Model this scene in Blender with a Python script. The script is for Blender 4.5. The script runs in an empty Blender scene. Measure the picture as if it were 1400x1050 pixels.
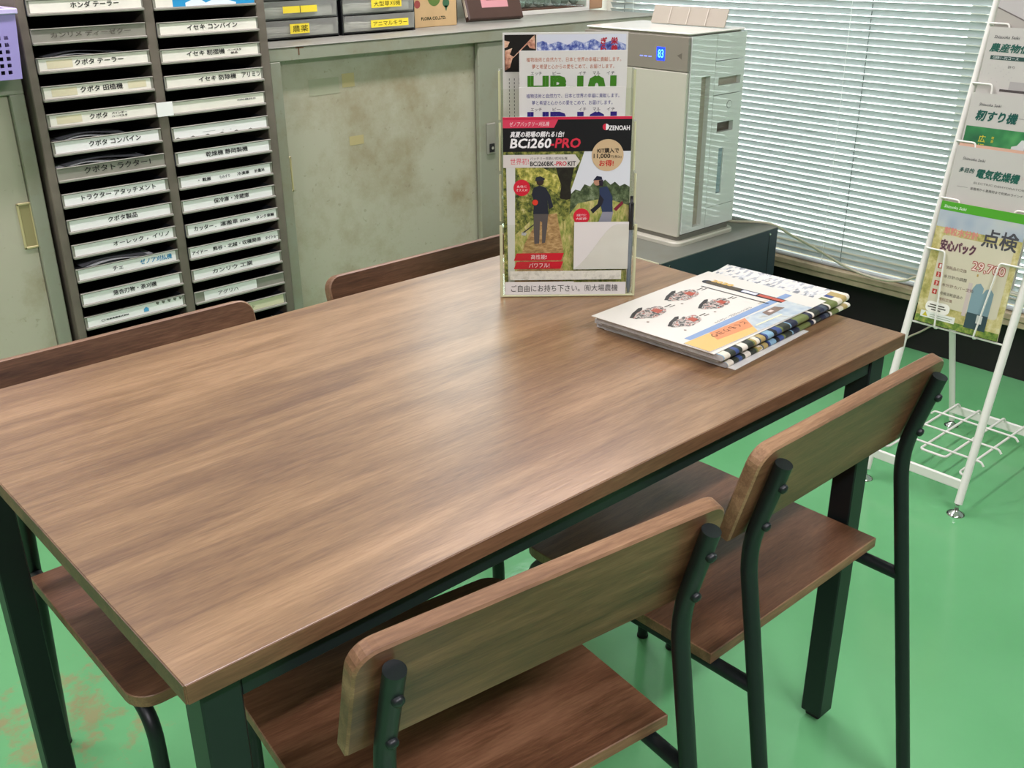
import bpy, bmesh, math, random
from mathutils import Vector, Matrix
random.seed(7)
V = Vector
scene = bpy.context.scene
COL = scene.collection

# ------------------------------------------------------------------ camera
cam = bpy.data.cameras.new('camera')
cam.sensor_fit = 'HORIZONTAL'; cam.sensor_width = 36.0
cam.lens = 1393.187 * 36 / 1400
cam.clip_start = 0.01; cam.clip_end = 200
camo = bpy.data.objects.new('camera', cam); COL.objects.link(camo)
_r = V((0.7418, -0.6706, -0.0079)); _f = V((0.6105, 0.6802, -0.4057)).normalized()
_r = (_r - _f * _r.dot(_f)).normalized(); _u = _r.cross(_f)
M = Matrix((_r, _u, -_f)).transposed().to_4x4()
M.translation = V((-0.2478, -0.6908, 1.332))
camo.matrix_world = M
scene.camera = camo

# ------------------------------------------------------------------ light and exposure
scene.view_settings.view_transform = 'Standard'
scene.view_settings.look = 'None'
scene.view_settings.gamma = 1.0
scene.view_settings.use_curve_mapping = False
scene.view_settings.exposure = 0.3
world = bpy.data.worlds.new('world'); scene.world = world
world.use_nodes = True
bg = world.node_tree.nodes['Background']
bg.inputs['Color'].default_value = (0.97, 0.985, 1.0, 1)
bg.inputs['Strength'].default_value = 5.0
scene.cycles.transparent_max_bounces = 32
LAMP_POWER = 33.0
LAMP_COLOR = (0.985, 0.895, 1.0)

# ------------------------------------------------------------------ materials
def lin(c):
    if isinstance(c, str):
        c = c.lstrip('#'); c = [int(c[i:i+2], 16) / 255 for i in (0, 2, 4)]
    return tuple((x / 12.92 if x <= 0.04045 else ((x + 0.055) / 1.055) ** 2.4) for x in c) + (1,)

MATS = {}
def nodes_of(m):
    m.use_nodes = True
    nt = m.node_tree
    return nt, nt.nodes['Principled BSDF']

def mat(name, color, rough=0.5, metal=0.0, spec=0.5, var=0.0, scale=8.0, bump=0.0, bscale=60.0, emit=None, estr=0.0, alpha=None, coat=0.0, trans=0.0):
    if name in MATS: return MATS[name]
    m = bpy.data.materials.new(name); nt, b = nodes_of(m)
    c = lin(color)
    b.inputs['Base Color'].default_value = c
    b.inputs['Roughness'].default_value = rough
    b.inputs['Metallic'].default_value = metal
    b.inputs['Specular IOR Level'].default_value = spec
    b.inputs['Coat Weight'].default_value = coat
    b.inputs['Transmission Weight'].default_value = trans
    tc = None
    if var > 0 or bump > 0:
        tc = nt.nodes.new('ShaderNodeTexCoord')
    if var > 0:
        n = nt.nodes.new('ShaderNodeTexNoise'); n.inputs['Scale'].default_value = scale; n.inputs['Detail'].default_value = 6
        nt.links.new(tc.outputs['Object'], n.inputs['Vector'])
        r = nt.nodes.new('ShaderNodeValToRGB')
        r.color_ramp.elements[0].position = 0.3; r.color_ramp.elements[1].position = 0.7
        r.color_ramp.elements[0].color = tuple(x * (1 - var) for x in c[:3]) + (1,)
        r.color_ramp.elements[1].color = tuple(min(1, x * (1 + var)) for x in c[:3]) + (1,)
        nt.links.new(n.outputs['Fac'], r.inputs['Fac']); nt.links.new(r.outputs['Color'], b.inputs['Base Color'])
    if bump > 0:
        n2 = nt.nodes.new('ShaderNodeTexNoise'); n2.inputs['Scale'].default_value = bscale; n2.inputs['Detail'].default_value = 0.6
        nt.links.new(tc.outputs['Object'], n2.inputs['Vector'])
        bp = nt.nodes.new('ShaderNodeBump'); bp.inputs['Strength'].default_value = bump; bp.inputs['Distance'].default_value = 0.01
        nt.links.new(n2.outputs['Fac'], bp.inputs['Height']); nt.links.new(bp.outputs['Normal'], b.inputs['Normal'])
    if emit:
        b.inputs['Emission Color'].default_value = lin(emit); b.inputs['Emission Strength'].default_value = estr
    MATS[name] = m
    return m

def wood(name, dark, mid, light, rough=0.38, rscale=1.0, rand=True):
    m = bpy.data.materials.new(name); nt, b = nodes_of(m); N = nt.nodes; L = nt.links
    tc = N.new('ShaderNodeTexCoord')
    vec = tc.outputs['Object']
    if rand:
        oi = N.new('ShaderNodeObjectInfo'); ml = N.new('ShaderNodeMath'); ml.operation = 'MULTIPLY'; ml.inputs[1].default_value = 37.0
        L.new(oi.outputs['Random'], ml.inputs[0])
        ad = N.new('ShaderNodeVectorMath'); ad.operation = 'ADD'
        L.new(tc.outputs['Object'], ad.inputs[0]); L.new(ml.outputs[0], ad.inputs[1]); vec = ad.outputs[0]
    def noise(sc, detail, rough_, dist=0.0):
        mp = N.new('ShaderNodeMapping'); mp.inputs['Scale'].default_value = sc
        L.new(vec, mp.inputs['Vector'])
        n = N.new('ShaderNodeTexNoise'); n.inputs['Scale'].default_value = rscale; n.inputs['Detail'].default_value = detail
        n.inputs['Roughness'].default_value = rough_; n.inputs['Distortion'].default_value = dist
        L.new(mp.outputs[0], n.inputs['Vector']); return n.outputs['Fac']
    a = noise((1.1, 9, 9), 3, 0.5, 1.4)
    c = noise((4.0, 48, 48), 5, 0.62, 0.8)
    d = noise((36, 420, 420), 2, 0.6)
    mx = N.new('ShaderNodeMix'); mx.data_type = 'FLOAT'; mx.inputs['Factor'].default_value = 0.42
    L.new(a, mx.inputs['A']); L.new(c, mx.inputs['B'])
    mx2 = N.new('ShaderNodeMix'); mx2.data_type = 'FLOAT'; mx2.inputs['Factor'].default_value = 0.22
    L.new(mx.outputs['Result'], mx2.inputs['A']); L.new(d, mx2.inputs['B'])
    r = N.new('ShaderNodeValToRGB'); e = r.color_ramp.elements
    e[0].position = 0.36; e[0].color = lin(dark); e[1].position = 0.64; e[1].color = lin(light)
    k = r.color_ramp.elements.new(0.49); k.color = lin(mid)
    L.new(mx2.outputs['Result'], r.inputs['Fac']); L.new(r.outputs['Color'], b.inputs['Base Color'])
    b.inputs['Roughness'].default_value = rough
    bp = N.new('ShaderNodeBump'); bp.inputs['Strength'].default_value = 0.06; bp.inputs['Distance'].default_value = 0.002
    L.new(d, bp.inputs['Height']); L.new(bp.outputs['Normal'], b.inputs['Normal'])
    MATS[name] = m
    return m

def clear(name, tint, gloss=0.10, rough=0.05, ior=1.45, milk=0.0):
    m = bpy.data.materials.new(name); m.use_nodes = True
    nt = m.node_tree; N = nt.nodes; L = nt.links
    for n in list(N): N.remove(n)
    out = N.new('ShaderNodeOutputMaterial'); t = N.new('ShaderNodeBsdfTransparent'); g = N.new('ShaderNodeBsdfGlossy')
    t.inputs['Color'].default_value = lin(tint); g.inputs['Roughness'].default_value = rough
    fr = N.new('ShaderNodeFresnel'); fr.inputs['IOR'].default_value = ior
    ad = N.new('ShaderNodeMath'); ad.operation = 'ADD'; ad.inputs[1].default_value = gloss; ad.use_clamp = True
    mx = N.new('ShaderNodeMixShader')
    ge = N.new('ShaderNodeNewGeometry'); iv = N.new('ShaderNodeMath'); iv.operation = 'SUBTRACT'; iv.inputs[0].default_value = 1.0; L.new(ge.outputs['Backfacing'], iv.inputs[1])
    mu = N.new('ShaderNodeMath'); mu.operation = 'MULTIPLY'; L.new(fr.outputs[0], mu.inputs[0]); L.new(iv.outputs[0], mu.inputs[1])
    L.new(mu.outputs[0], ad.inputs[0]); L.new(ad.outputs[0], mx.inputs['Fac']); L.new(t.outputs[0], mx.inputs[1]); L.new(g.outputs[0], mx.inputs[2])
    res = mx.outputs[0]
    if milk:
        df = N.new('ShaderNodeBsdfDiffuse'); df.inputs['Color'].default_value = lin('#d9dbd2'); m2 = N.new('ShaderNodeMixShader'); m2.inputs['Fac'].default_value = milk
        L.new(res, m2.inputs[1]); L.new(df.outputs[0], m2.inputs[2]); res = m2.outputs[0]
    L.new(res, out.inputs['Surface'])
    MATS[name] = m; return m

def ink(c):
    key = 'ink_' + c.lstrip('#')
    return MATS.get(key) or mat(key, c, rough=0.45, spec=0.3)

def splotch(name, cols, scale=40.0, detail=4.0, stretch=(1, 1, 1), rough=0.4, kind='noise'):
    """flat printed picture: blotches of several ink colours"""
    m = bpy.data.materials.new(name); nt, b = nodes_of(m); N = nt.nodes; L = nt.links
    tc = N.new('ShaderNodeTexCoord'); mp = N.new('ShaderNodeMapping'); mp.inputs['Scale'].default_value = stretch
    L.new(tc.outputs['Object'], mp.inputs['Vector'])
    if kind == 'noise':
        n = N.new('ShaderNodeTexNoise'); n.inputs['Detail'].default_value = detail; n.inputs['Roughness'].default_value = 0.7; fac = n.outputs['Fac']
        n.inputs['Scale'].default_value = scale; L.new(mp.outputs[0], n.inputs['Vector'])
        lo, hi = 0.32, 0.68
    else:
        n = N.new('ShaderNodeTexVoronoi'); n.distance = 'CHEBYCHEV'; n.inputs['Scale'].default_value = scale; L.new(mp.outputs[0], n.inputs['Vector'])
        sp = N.new('ShaderNodeSeparateColor'); L.new(n.outputs['Color'], sp.inputs[0]); fac = sp.outputs[0]; lo, hi = 0.0, 1.0
    r = N.new('ShaderNodeValToRGB'); e = r.color_ramp.elements
    if kind != 'noise': r.color_ramp.interpolation = 'CONSTANT'
    k = len(cols); e[0].position = lo; e[0].color = lin(cols[0])
    e[1].position = hi if kind == 'noise' else (k - 1) / k; e[1].color = lin(cols[-1])
    for i in range(1, k - 1):
        q = e.new(lo + (hi - lo) * i / (k - 1) if kind == 'noise' else i / k); q.color = lin(cols[i])
    L.new(fac, r.inputs['Fac']); L.new(r.outputs['Color'], b.inputs['Base Color'])
    b.inputs['Roughness'].default_value = rough
    MATS[name] = m; return m

# ------------------------------------------------------------------ mesh builder
class MB:
    def __init__(s): s.v = []; s.f = []; s.mi = []; s.sm = []; s.mats = []
    def slot(s, m):
        if m not in s.mats: s.mats.append(m)
        return s.mats.index(m)
    def add(s, vs, fs, m, smooth=False, T=None):
        o = len(s.v); k = s.slot(m)
        used = sorted({i for f in fs for i in f})
        if len(used) < len(vs):
            mp = {u: i for i, u in enumerate(used)}; vs = [vs[u] for u in used]; fs = [[mp[i] for i in f] for f in fs]
        s.v += [tuple(T @ V(p)) if T else tuple(p) for p in vs]
        for f in fs:
            s.f.append([i + o for i in f]); s.mi.append(k); s.sm.append(smooth)
        return s
    def box(s, a, b, m, bevel=0.0, T=None, seg=1):
        a = V(a); b = V(b)
        lo = V((min(a.x, b.x), min(a.y, b.y), min(a.z, b.z))); hi = V((max(a.x, b.x), max(a.y, b.y), max(a.z, b.z)))
        bm = bmesh.new(); bmesh.ops.create_cube(bm, size=1)
        d = hi - lo
        for v in bm.verts: v.co = V((lo.x + (v.co.x + .5) * d.x, lo.y + (v.co.y + .5) * d.y, lo.z + (v.co.z + .5) * d.z))
        if bevel > 0:
            bmesh.ops.bevel(bm, geom=bm.edges[:], offset=min(bevel, min(d) * .45), segments=seg, affect='EDGES', profile=0.5)
        s.add([v.co[:] for v in bm.verts], [[v.index for v in f.verts] for f in bm.faces], m, False, T) if not bm.verts.index_update() else None
        bm.free(); return s
    def prism(s, pts, h0, h1, m, T=None, msides=None, bevel=0.0, smooth_sides=False):
        """pts: 2D outline (x,y) extruded along local z h0..h1"""
        n = len(pts)
        if bevel > 0:
            # inset rings for a soft edge
            def ins(d):
                out = []
                for i in range(n):
                    p0 = V(pts[i - 1]); p1 = V(pts[i]); p2 = V(pts[(i + 1) % n])
                    e1 = (p1 - p0).normalized(); e2 = (p2 - p1).normalized()
                    n1 = V((-e1.y, e1.x)); n2 = V((-e2.y, e2.x)); w = (n1 + n2)
                    w = w / max(1e-6, w.dot(n1)) if w.length > 1e-6 else n1
                    out.append(p1 + w * d)
                return out
            area = sum(pts[i - 1][0] * pts[i][1] - pts[i][0] * pts[i - 1][1] for i in range(n))
            sg = 1 if area > 0 else -1
            i2 = ins(bevel * sg)
            rings = [[(q.x, q.y, h0) for q in i2], [(q[0], q[1], h0 + bevel) for q in pts], [(q[0], q[1], h1 - bevel) for q in pts], [(q.x, q.y, h1) for q in i2]]
        else:
            rings = [[(q[0], q[1], h0) for q in pts], [(q[0], q[1], h1) for q in pts]]
        vs = [p for r in rings for p in r]
        k = len(rings)
        s.add([p for p in rings[0]], [list(range(n))[::-1]], m, False, T)
        s.add([p for p in rings[-1]], [list(range(n))], m, False, T)
        fs = [[r * n + i, r * n + (i + 1) % n, (r + 1) * n + (i + 1) % n, (r + 1) * n + i] for r in range(k - 1) for i in range(n)]
        s.add(vs, fs, msides or m, smooth_sides, T)
        return s
    def tube(s, path, r, m, seg=12, caps=True, T=None, radii=None, flat=None):
        pts = [V(p) for p in path]; n = len(pts)
        vs = []; up = None
        for i, p in enumerate(pts):
            t = (pts[min(i + 1, n - 1)] - pts[max(i - 1, 0)]).normalized()
            if up is None:
                up = V((0, 0, 1)) if abs(t.z) < 0.9 else V((1, 0, 0))
            x = up - t * up.dot(t); x.normalize(); up = x; y = t.cross(x)
            rr = radii[i] if radii else r
            for k in range(seg):
                a = 2 * math.pi * k / seg
                vs.append(p + (x * math.cos(a) + y * math.sin(a)) * rr)
        fs = [[i * seg + k, i * seg + (k + 1) % seg, (i + 1) * seg + (k + 1) % seg, (i + 1) * seg + k] for i in range(n - 1) for k in range(seg)]
        s.add(vs, fs, m, True, T)
        if caps:
            s.add(vs[:seg], [list(range(seg))[::-1]], m, False, T); s.add(vs[-seg:], [list(range(seg))], m, False, T)
        return s
    def lathe(s, prof, m, c=(0, 0, 0), seg=20, T=None):
        vs = []; n = len(prof)
        for r, z in prof:
            for k in range(seg):
                a = 2 * math.pi * k / seg; vs.append((c[0] + r * math.cos(a), c[1] + r * math.sin(a), c[2] + z))
        fs = [[i * seg + k, i * seg + (k + 1) % seg, (i + 1) * seg + (k + 1) % seg, (i + 1) * seg + k] for i in range(n - 1) for k in range(seg)]
        s.add(vs, fs, m, True, T); s.add(vs[:seg], [list(range(seg))[::-1]], m, False, T); s.add(vs[-seg:], [list(range(seg))], m, False, T)
        return s
    def quad(s, a, b, c, d, m, T=None): return s.add([a, b, c, d], [[0, 1, 2, 3]], m, False, T)
    def build(s, name, parent=None, origin=None):
        me = bpy.data.meshes.new(name)
        o0 = V((0, 0, 0))
        if origin is not None: o0 = V(origin)
        elif parent is not None and 'origin_xyz' in ORIG.get(parent.name, {}): o0 = V(ORIG[parent.name]['origin_xyz'])
        me.from_pydata([tuple(V(p) - o0) for p in s.v], [], s.f)
        for m in s.mats: me.materials.append(m)
        me.polygons.foreach_set('material_index', s.mi); me.polygons.foreach_set('use_smooth', s.sm)
        me.update()
        o = bpy.data.objects.new(name, me); COL.objects.link(o)
        if parent is not None:
            o.parent = parent; ORIG[o.name] = ORIG.get(parent.name, {})
        elif origin is not None:
            o.location = o0; ORIG[o.name] = {'origin_xyz': tuple(o0)}
        return o
ORIG = {}

def fillet(path, r, seg=5):
    """round the corners of a polyline"""
    P = [V(p) for p in path]; out = [P[0]]
    for i in range(1, len(P) - 1):
        a, b, c = P[i - 1], P[i], P[i + 1]
        d1 = (a - b); d2 = (c - b); l = min(r, d1.length * .49, d2.length * .49)
        p1 = b + d1.normalized() * l; p2 = b + d2.normalized() * l
        for k in range(seg + 1):
            t = k / seg
            out.append((1 - t) ** 2 * p1 + 2 * t * (1 - t) * b + t * t * p2)
    out.append(P[-1]); return out

def rrect(x0, y0, x1, y1, r, seg=6, which=(1, 1, 1, 1)):
    """rounded outline, corners order: (x1,y0) (x1,y1) (x0,y1) (x0,y0)"""
    out = []
    for (cx, cy, a0, w) in ((x1 - r, y0 + r, -90, which[0]), (x1 - r, y1 - r, 0, which[1]), (x0 + r, y1 - r, 90, which[2]), (x0 + r, y0 + r, 180, which[3])):
        if w:
            for k in range(seg + 1):
                a = math.radians(a0 + 90 * k / seg); out.append((cx + r * math.cos(a), cy + r * math.sin(a)))
        else:
            sx = 1 if a0 in (-90, 0) else -1; sy = 1 if a0 in (0, 90) else -1
            out.append((cx + sx * r, cy + sy * r))
    return out

def thing(name, label, cat, loc=(0, 0, 0), group=None, rotz=0.0, local=False):
    o = bpy.data.objects.new(name, None); COL.objects.link(o); o.empty_display_size = 0.05
    o.location = loc; o.rotation_euler = (0, 0, rotz)
    o['label'] = label; o['category'] = cat
    if group: o['group'] = group
    ORIG[o.name] = {'origin_xyz': (0, 0, 0) if local else tuple(loc)}
    return o
def tag(o, label, cat, group=None):
    o['label'] = label; o['category'] = cat
    if group: o['group'] = group
    return o
def struct(o): o['kind'] = 'structure'; return o
def copy_tree(o, parent=None):
    c = o.copy(); COL.objects.link(c)
    if parent is not None: c.parent = parent
    for ch in list(o.children): copy_tree(ch, c)
    return c

_font = {}
def text_geo(s):
    if s in _font: return _font[s]
    c = bpy.data.curves.new('t', 'FONT'); c.body = s; c.resolution_u = 2; c.size = 1.0
    o = bpy.data.objects.new('t', c); COL.objects.link(o)
    dg = bpy.context.evaluated_depsgraph_get()
    m = bpy.data.meshes.new_from_object(o.evaluated_get(dg))
    vs = [v.co.copy() for v in m.vertices]; fs = [list(p.vertices) for p in m.polygons]
    bpy.data.objects.remove(o); bpy.data.curves.remove(c); bpy.data.meshes.remove(m)
    _font[s] = (vs, fs); return vs, fs

class Print:
    """flat print on a plane: origin O, axes U (right), W (up), N (out of the sheet)"""
    def __init__(s, O, U, W, mb=None, step=0.00012, base=0.0002):
        s.O = V(O); s.U = V(U).normalized(); s.W = V(W).normalized(); s.N = s.U.cross(s.W).normalized(); s.mb = mb or MB(); s.step = step; s.base = base
    def P(s, u, v, l): return s.O + s.U * u + s.W * v + s.N * (s.base + s.step * l)
    def poly(s, pts, m, l=0):
        m = ink(m) if isinstance(m, str) else m
        s.mb.add([s.P(u, v, l) for u, v in pts], [list(range(len(pts)))], m); return s
    def rect(s, u0, v0, u1, v1, m, l=0): return s.poly([(u0, v0), (u1, v0), (u1, v1), (u0, v1)], m, l)
    def disc(s, u, v, r, m, l=0, n=28, a0=0, a1=360):
        pts = [(u + r * math.cos(math.radians(a0 + (a1 - a0) * k / n)), v + r * math.sin(math.radians(a0 + (a1 - a0) * k / n))) for k in range(n + (a1 - a0 < 360))]
        return s.poly(pts, m, l)
    def text(s, t, u, v, h, m, l=1, w=None, slant=0.0, align='l', rot=0.0, bold=0.0, sx=None):
        m = ink(m) if isinstance(m, str) else m
        vs, fs = text_geo(t)
        if not vs: return s
        x0 = min(q.x for q in vs); x1 = max(q.x for q in vs); y0 = min(q.y for q in vs); y1 = max(q.y for q in vs)
        sy = h / max(1e-6, y1 - y0); sxx = sy if w is None else w / max(1e-6, x1 - x0)
        W_ = (x1 - x0) * sxx
        off = 0 if align == 'l' else (-W_ / 2 if align == 'c' else -W_)
        offs = [(0, 0)] if bold == 0 else [(-bold, -bold), (bold, -bold), (bold, bold), (-bold, bold)]
        for j, (bx, by) in enumerate(offs):
            out = []
            for q in vs:
                x = (q.x - x0) * sxx + off + bx; y = (q.y - y0) * sy + by; x += slant * y
                if rot: x, y = x * math.cos(rot) - y * math.sin(rot), x * math.sin(rot) + y * math.cos(rot)
                out.append(s.P(u + x, v + y, l + j * .15))
            s.mb.add(out, fs, m)
        return s
    def build(s, name, parent): return s.mb.build(name, parent)

# ------------------------------------------------------------------ shared materials
M_BLACK = mat('black_powder_coat', '#12181a', rough=0.42, spec=0.5)
M_WOOD = wood('walnut_laminate', '#644935', '#836648', '#a0805e', rough=.30)
M_WOODD = wood('walnut_laminate_chair', '#3e2619', '#61412c', '#835e44', rough=0.36)
M_EDGE = wood('walnut_edge_band', '#5f432f', '#7d5c42', '#a3805f', rough=0.45)
M_CHROME = mat('chrome', '#d8d8d8', rough=0.12, metal=1.0)
M_WHITE = mat('white_enamel', '#ece9e0', rough=0.35)
M_PAPER = mat('white_paper', '#dddbd5', rough=0.6, spec=0.3)
M_GREEN = None

def stained_paint(name, base, dirt, amount, rough=0.45, scale=5.0):
    m = bpy.data.materials.new(name); nt, b = nodes_of(m); N = nt.nodes; L = nt.links
    tc = N.new('ShaderNodeTexCoord')
    n1 = N.new('ShaderNodeTexNoise'); n1.inputs['Scale'].default_value = scale; n1.inputs['Detail'].default_value = 8; n1.inputs['Roughness'].default_value = .7
    n2 = N.new('ShaderNodeTexNoise'); n2.inputs['Scale'].default_value = 60; n2.inputs['Detail'].default_value = 4
    L.new(tc.outputs['Object'], n1.inputs['Vector']); L.new(tc.outputs['Object'], n2.inputs['Vector'])
    r1 = N.new('ShaderNodeValToRGB'); r1.color_ramp.elements[0].position = .48; r1.color_ramp.elements[1].position = .72
    L.new(n1.outputs['Fac'], r1.inputs['Fac'])
    r2 = N.new('ShaderNodeValToRGB'); r2.color_ramp.elements[0].position = .66; r2.color_ramp.elements[1].position = .72
    L.new(n2.outputs['Fac'], r2.inputs['Fac'])
    mt = N.new('ShaderNodeMath'); mt.operation = 'MULTIPLY'; mt.inputs[1].default_value = amount; L.new(r1.outputs['Color'], mt.inputs[0])
    mx = N.new('ShaderNodeMix'); mx.data_type = 'RGBA'; mx.inputs['A'].default_value = lin(base); mx.inputs['B'].default_value = lin(dirt); L.new(mt.outputs[0], mx.inputs['Factor'])
    mt2 = N.new('ShaderNodeMath'); mt2.operation = 'MULTIPLY'; mt2.inputs[1].default_value = .35; L.new(r2.outputs['Color'], mt2.inputs[0])
    mx2 = N.new('ShaderNodeMix'); mx2.data_type = 'RGBA'; mx2.inputs['B'].default_value = lin('#7d7358'); L.new(mx.outputs['Result'], mx2.inputs['A']); L.new(mt2.outputs[0], mx2.inputs['Factor'])
    L.new(mx2.outputs['Result'], b.inputs['Base Color']); b.inputs['Roughness'].default_value = rough
    MATS[name] = m; return m

# ------------------------------------------------------------------ the room
XW, YB = 2.97, 2.30          # window wall, cabinet wall
XL, YF, ZC = -3.2, -3.6, 2.55
def floor_material():
    m = bpy.data.materials.new('green_floor_paint'); nt, b = nodes_of(m); N = nt.nodes; L = nt.links
    tc = N.new('ShaderNodeTexCoord')
    n = N.new('ShaderNodeTexNoise'); n.inputs['Scale'].default_value = 1.4; n.inputs['Detail'].default_value = 5
    L.new(tc.outputs['Object'], n.inputs['Vector'])
    r = N.new('ShaderNodeValToRGB'); r.color_ramp.elements[0].position = .3; r.color_ramp.elements[1].position = .7
    r.color_ramp.elements[0].color = lin('#5fa46a'); r.color_ramp.elements[1].color = lin('#70b57b')
    L.new(n.outputs['Fac'], r.inputs['Fac'])
    # worn patch where the paint has gone to bare screed, under the chair at the far side of the table
    sp = N.new('ShaderNodeVectorMath'); sp.operation = 'DISTANCE'; sp.inputs[1].default_value = (0.13, 0.98, 0.0)
    L.new(tc.outputs['Object'], sp.inputs[0])
    n2 = N.new('ShaderNodeTexNoise'); n2.inputs['Scale'].default_value = 15; n2.inputs['Detail'].default_value = 10; n2.inputs['Roughness'].default_value = .72
    L.new(tc.outputs['Object'], n2.inputs['Vector'])
    mr = N.new('ShaderNodeMapRange'); mr.inputs['From Min'].default_value = .10; mr.inputs['From Max'].default_value = .55; mr.inputs['To Min'].default_value = .13; mr.inputs['To Max'].default_value = -.30
    L.new(sp.outputs['Value'], mr.inputs['Value'])
    ad = N.new('ShaderNodeMath'); ad.operation = 'ADD'; L.new(n2.outputs['Fac'], ad.inputs[0]); L.new(mr.outputs[0], ad.inputs[1])
    r2 = N.new('ShaderNodeValToRGB'); r2.color_ramp.elements[0].position = .60; r2.color_ramp.elements[1].position = .72
    L.new(ad.outputs[0], r2.inputs['Fac'])
    mt = N.new('ShaderNodeMath'); mt.operation = 'MULTIPLY'; mt.inputs[1].default_value = .75; L.new(r2.outputs['Color'], mt.inputs[0])
    mx = N.new('ShaderNodeMix'); mx.data_type = 'RGBA'; mx.inputs['B'].default_value = lin('#9b8a63')
    L.new(r.outputs['Color'], mx.inputs['A']); L.new(mt.outputs[0], mx.inputs['Factor'])
    L.new(mx.outputs['Result'], b.inputs['Base Color'])
    b.inputs['Roughness'].default_value = .14
    n3 = N.new('ShaderNodeTexNoise'); n3.inputs['Scale'].default_value = 28; n3.inputs['Detail'].default_value = 4
    L.new(tc.outputs['Object'], n3.inputs['Vector'])
    bp = N.new('ShaderNodeBump'); bp.inputs['Strength'].default_value = .05; bp.inputs['Distance'].default_value = .01
    L.new(n3.outputs['Fac'], bp.inputs['Height']); L.new(bp.outputs['Normal'], b.inputs['Normal'])
    return m
M_FLOOR = floor_material()
M_PLASTER = mat('cream_plaster', '#e4e1d6', rough=.8, var=.04, scale=3)
M_DARKWALL = mat('dark_brown_wall_board', '#1d1418', rough=.55, var=.25, scale=4)
M_CEIL = mat('ceiling_board', '#cfcec6', rough=.9)
struct(MB().box((XL, YF, -.06), (XW + .0, YB, 0), M_FLOOR).build('floor'))
struct(MB().box((XL, YF, ZC), (XW, YB, ZC + .06), M_CEIL).build('ceiling'))
WZ0, WZ1, WY0, WY1 = .235, 2.08, -2.2, 2.25
w = MB()
w.box((XW, YF, 0), (XW + .12, YB + .1, WZ0), M_DARKWALL)
w.box((XW, YF, WZ1), (XW + .12, YB + .1, ZC), M_PLASTER)
w.box((XW, YF, WZ0), (XW + .12, WY0, WZ1), M_PLASTER)
w.box((XW, WY1, WZ0), (XW + .12, YB + .1, WZ1), M_PLASTER)
struct(w.build('wall_right'))
w = MB()
BX0, BX1, BZ0, BZ1 = 1.95, 2.75, 1.42, 2.12     # second window, high over the cabinets
w.box((XL, YB, 0), (BX0, YB + .1, ZC), M_PLASTER); w.box((BX1, YB, 0), (XW, YB + .1, ZC), M_PLASTER)
w.box((BX0, YB, 0), (BX1, YB + .1, BZ0), M_PLASTER); w.box((BX0, YB, BZ1), (BX1, YB + .1, ZC), M_PLASTER)
struct(w.build('wall_back'))
M_WALL2 = mat('grey_beige_wall_panel', '#7d776b', rough=.7, var=.05, scale=3)
struct(MB().box((XL - .1, YF - .1, 0), (XL, YB + .1, ZC), M_WALL2).build('wall_left'))
struct(MB().box((XL, YF - .1, 0), (XW + .12, YF, ZC), M_WALL2).build('wall_front'))
M_ALU = mat('window_aluminium', '#b8b4a6', rough=.4, metal=.3)
M_SILL = mat('worn_sill_paint', '#a89a7c', rough=.6, var=.25, scale=14)
M_GLASS = clear('window_glass', '#f4fbfa', gloss=0.02)
# window 1
w1 = MB()
for y in (WY0, -.7, .78, WY1 - .05): w1.box((XW + .05, y, WZ0), (XW + .09, y + .05, WZ1), M_ALU, .004)
w1.box((XW + .05, WY0, WZ0), (XW + .09, WY1, WZ0 + .05), M_ALU, .004); w1.box((XW + .05, WY0, WZ1 - .05), (XW + .09, WY1, WZ1), M_ALU, .004)
win1 = struct(w1.build('window_1'))
for y0, y1 in ((WY0 + .05, -.7), (-.65, .78), (.83, WY1 - .05)):
    MB().box((XW + .066, y0, WZ0 + .05), (XW + .070, y1, WZ1 - .05), M_GLASS).build('pane', win1)
sl = MB().box((2.895, WY0, .212), (XW + .05, WY1, .236), M_SILL, .004).box((2.90, WY0, .192), (XW, WY1, .2115), M_SILL, .002).build('window_sill', win1)
w2 = MB()
for x in (BX0, (BX0 + BX1) / 2 - .02, BX1 - .04): w2.box((x, YB + .03, BZ0), (x + .04, YB + .07, BZ1), M_ALU, .004)
w2.box((BX0, YB + .03, BZ0), (BX1, YB + .07, BZ0 + .04), M_ALU, .004); w2.box((BX0, YB + .03, BZ1 - .04), (BX1, YB + .07, BZ1), M_ALU, .004)
win2 = struct(w2.build('window_2'))
for x0, x1 in ((BX0 + .04, (BX0 + BX1) / 2 - .02), ((BX0 + BX1) / 2 + .02, BX1 - .04)):
    MB().box((x0, YB + .046, BZ0 + .04), (x1, YB + .050, BZ1 - .04), M_GLASS).build('pane', win2)
struct(MB().box((2.80, 2.235, 1.054), (2.875, 2.298, 2.3), mat('copper_brown_wood', '#b98a68', rough=.5, var=.15, scale=10), .004).build('trim_1'))
# pavement outside
struct(MB().box((XW + .2, -8, -.15), (14, 10, -.1), mat('outdoor_concrete', '#c9c8c2', rough=.9, var=.08, scale=2)).build('ground_outside'))

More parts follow.
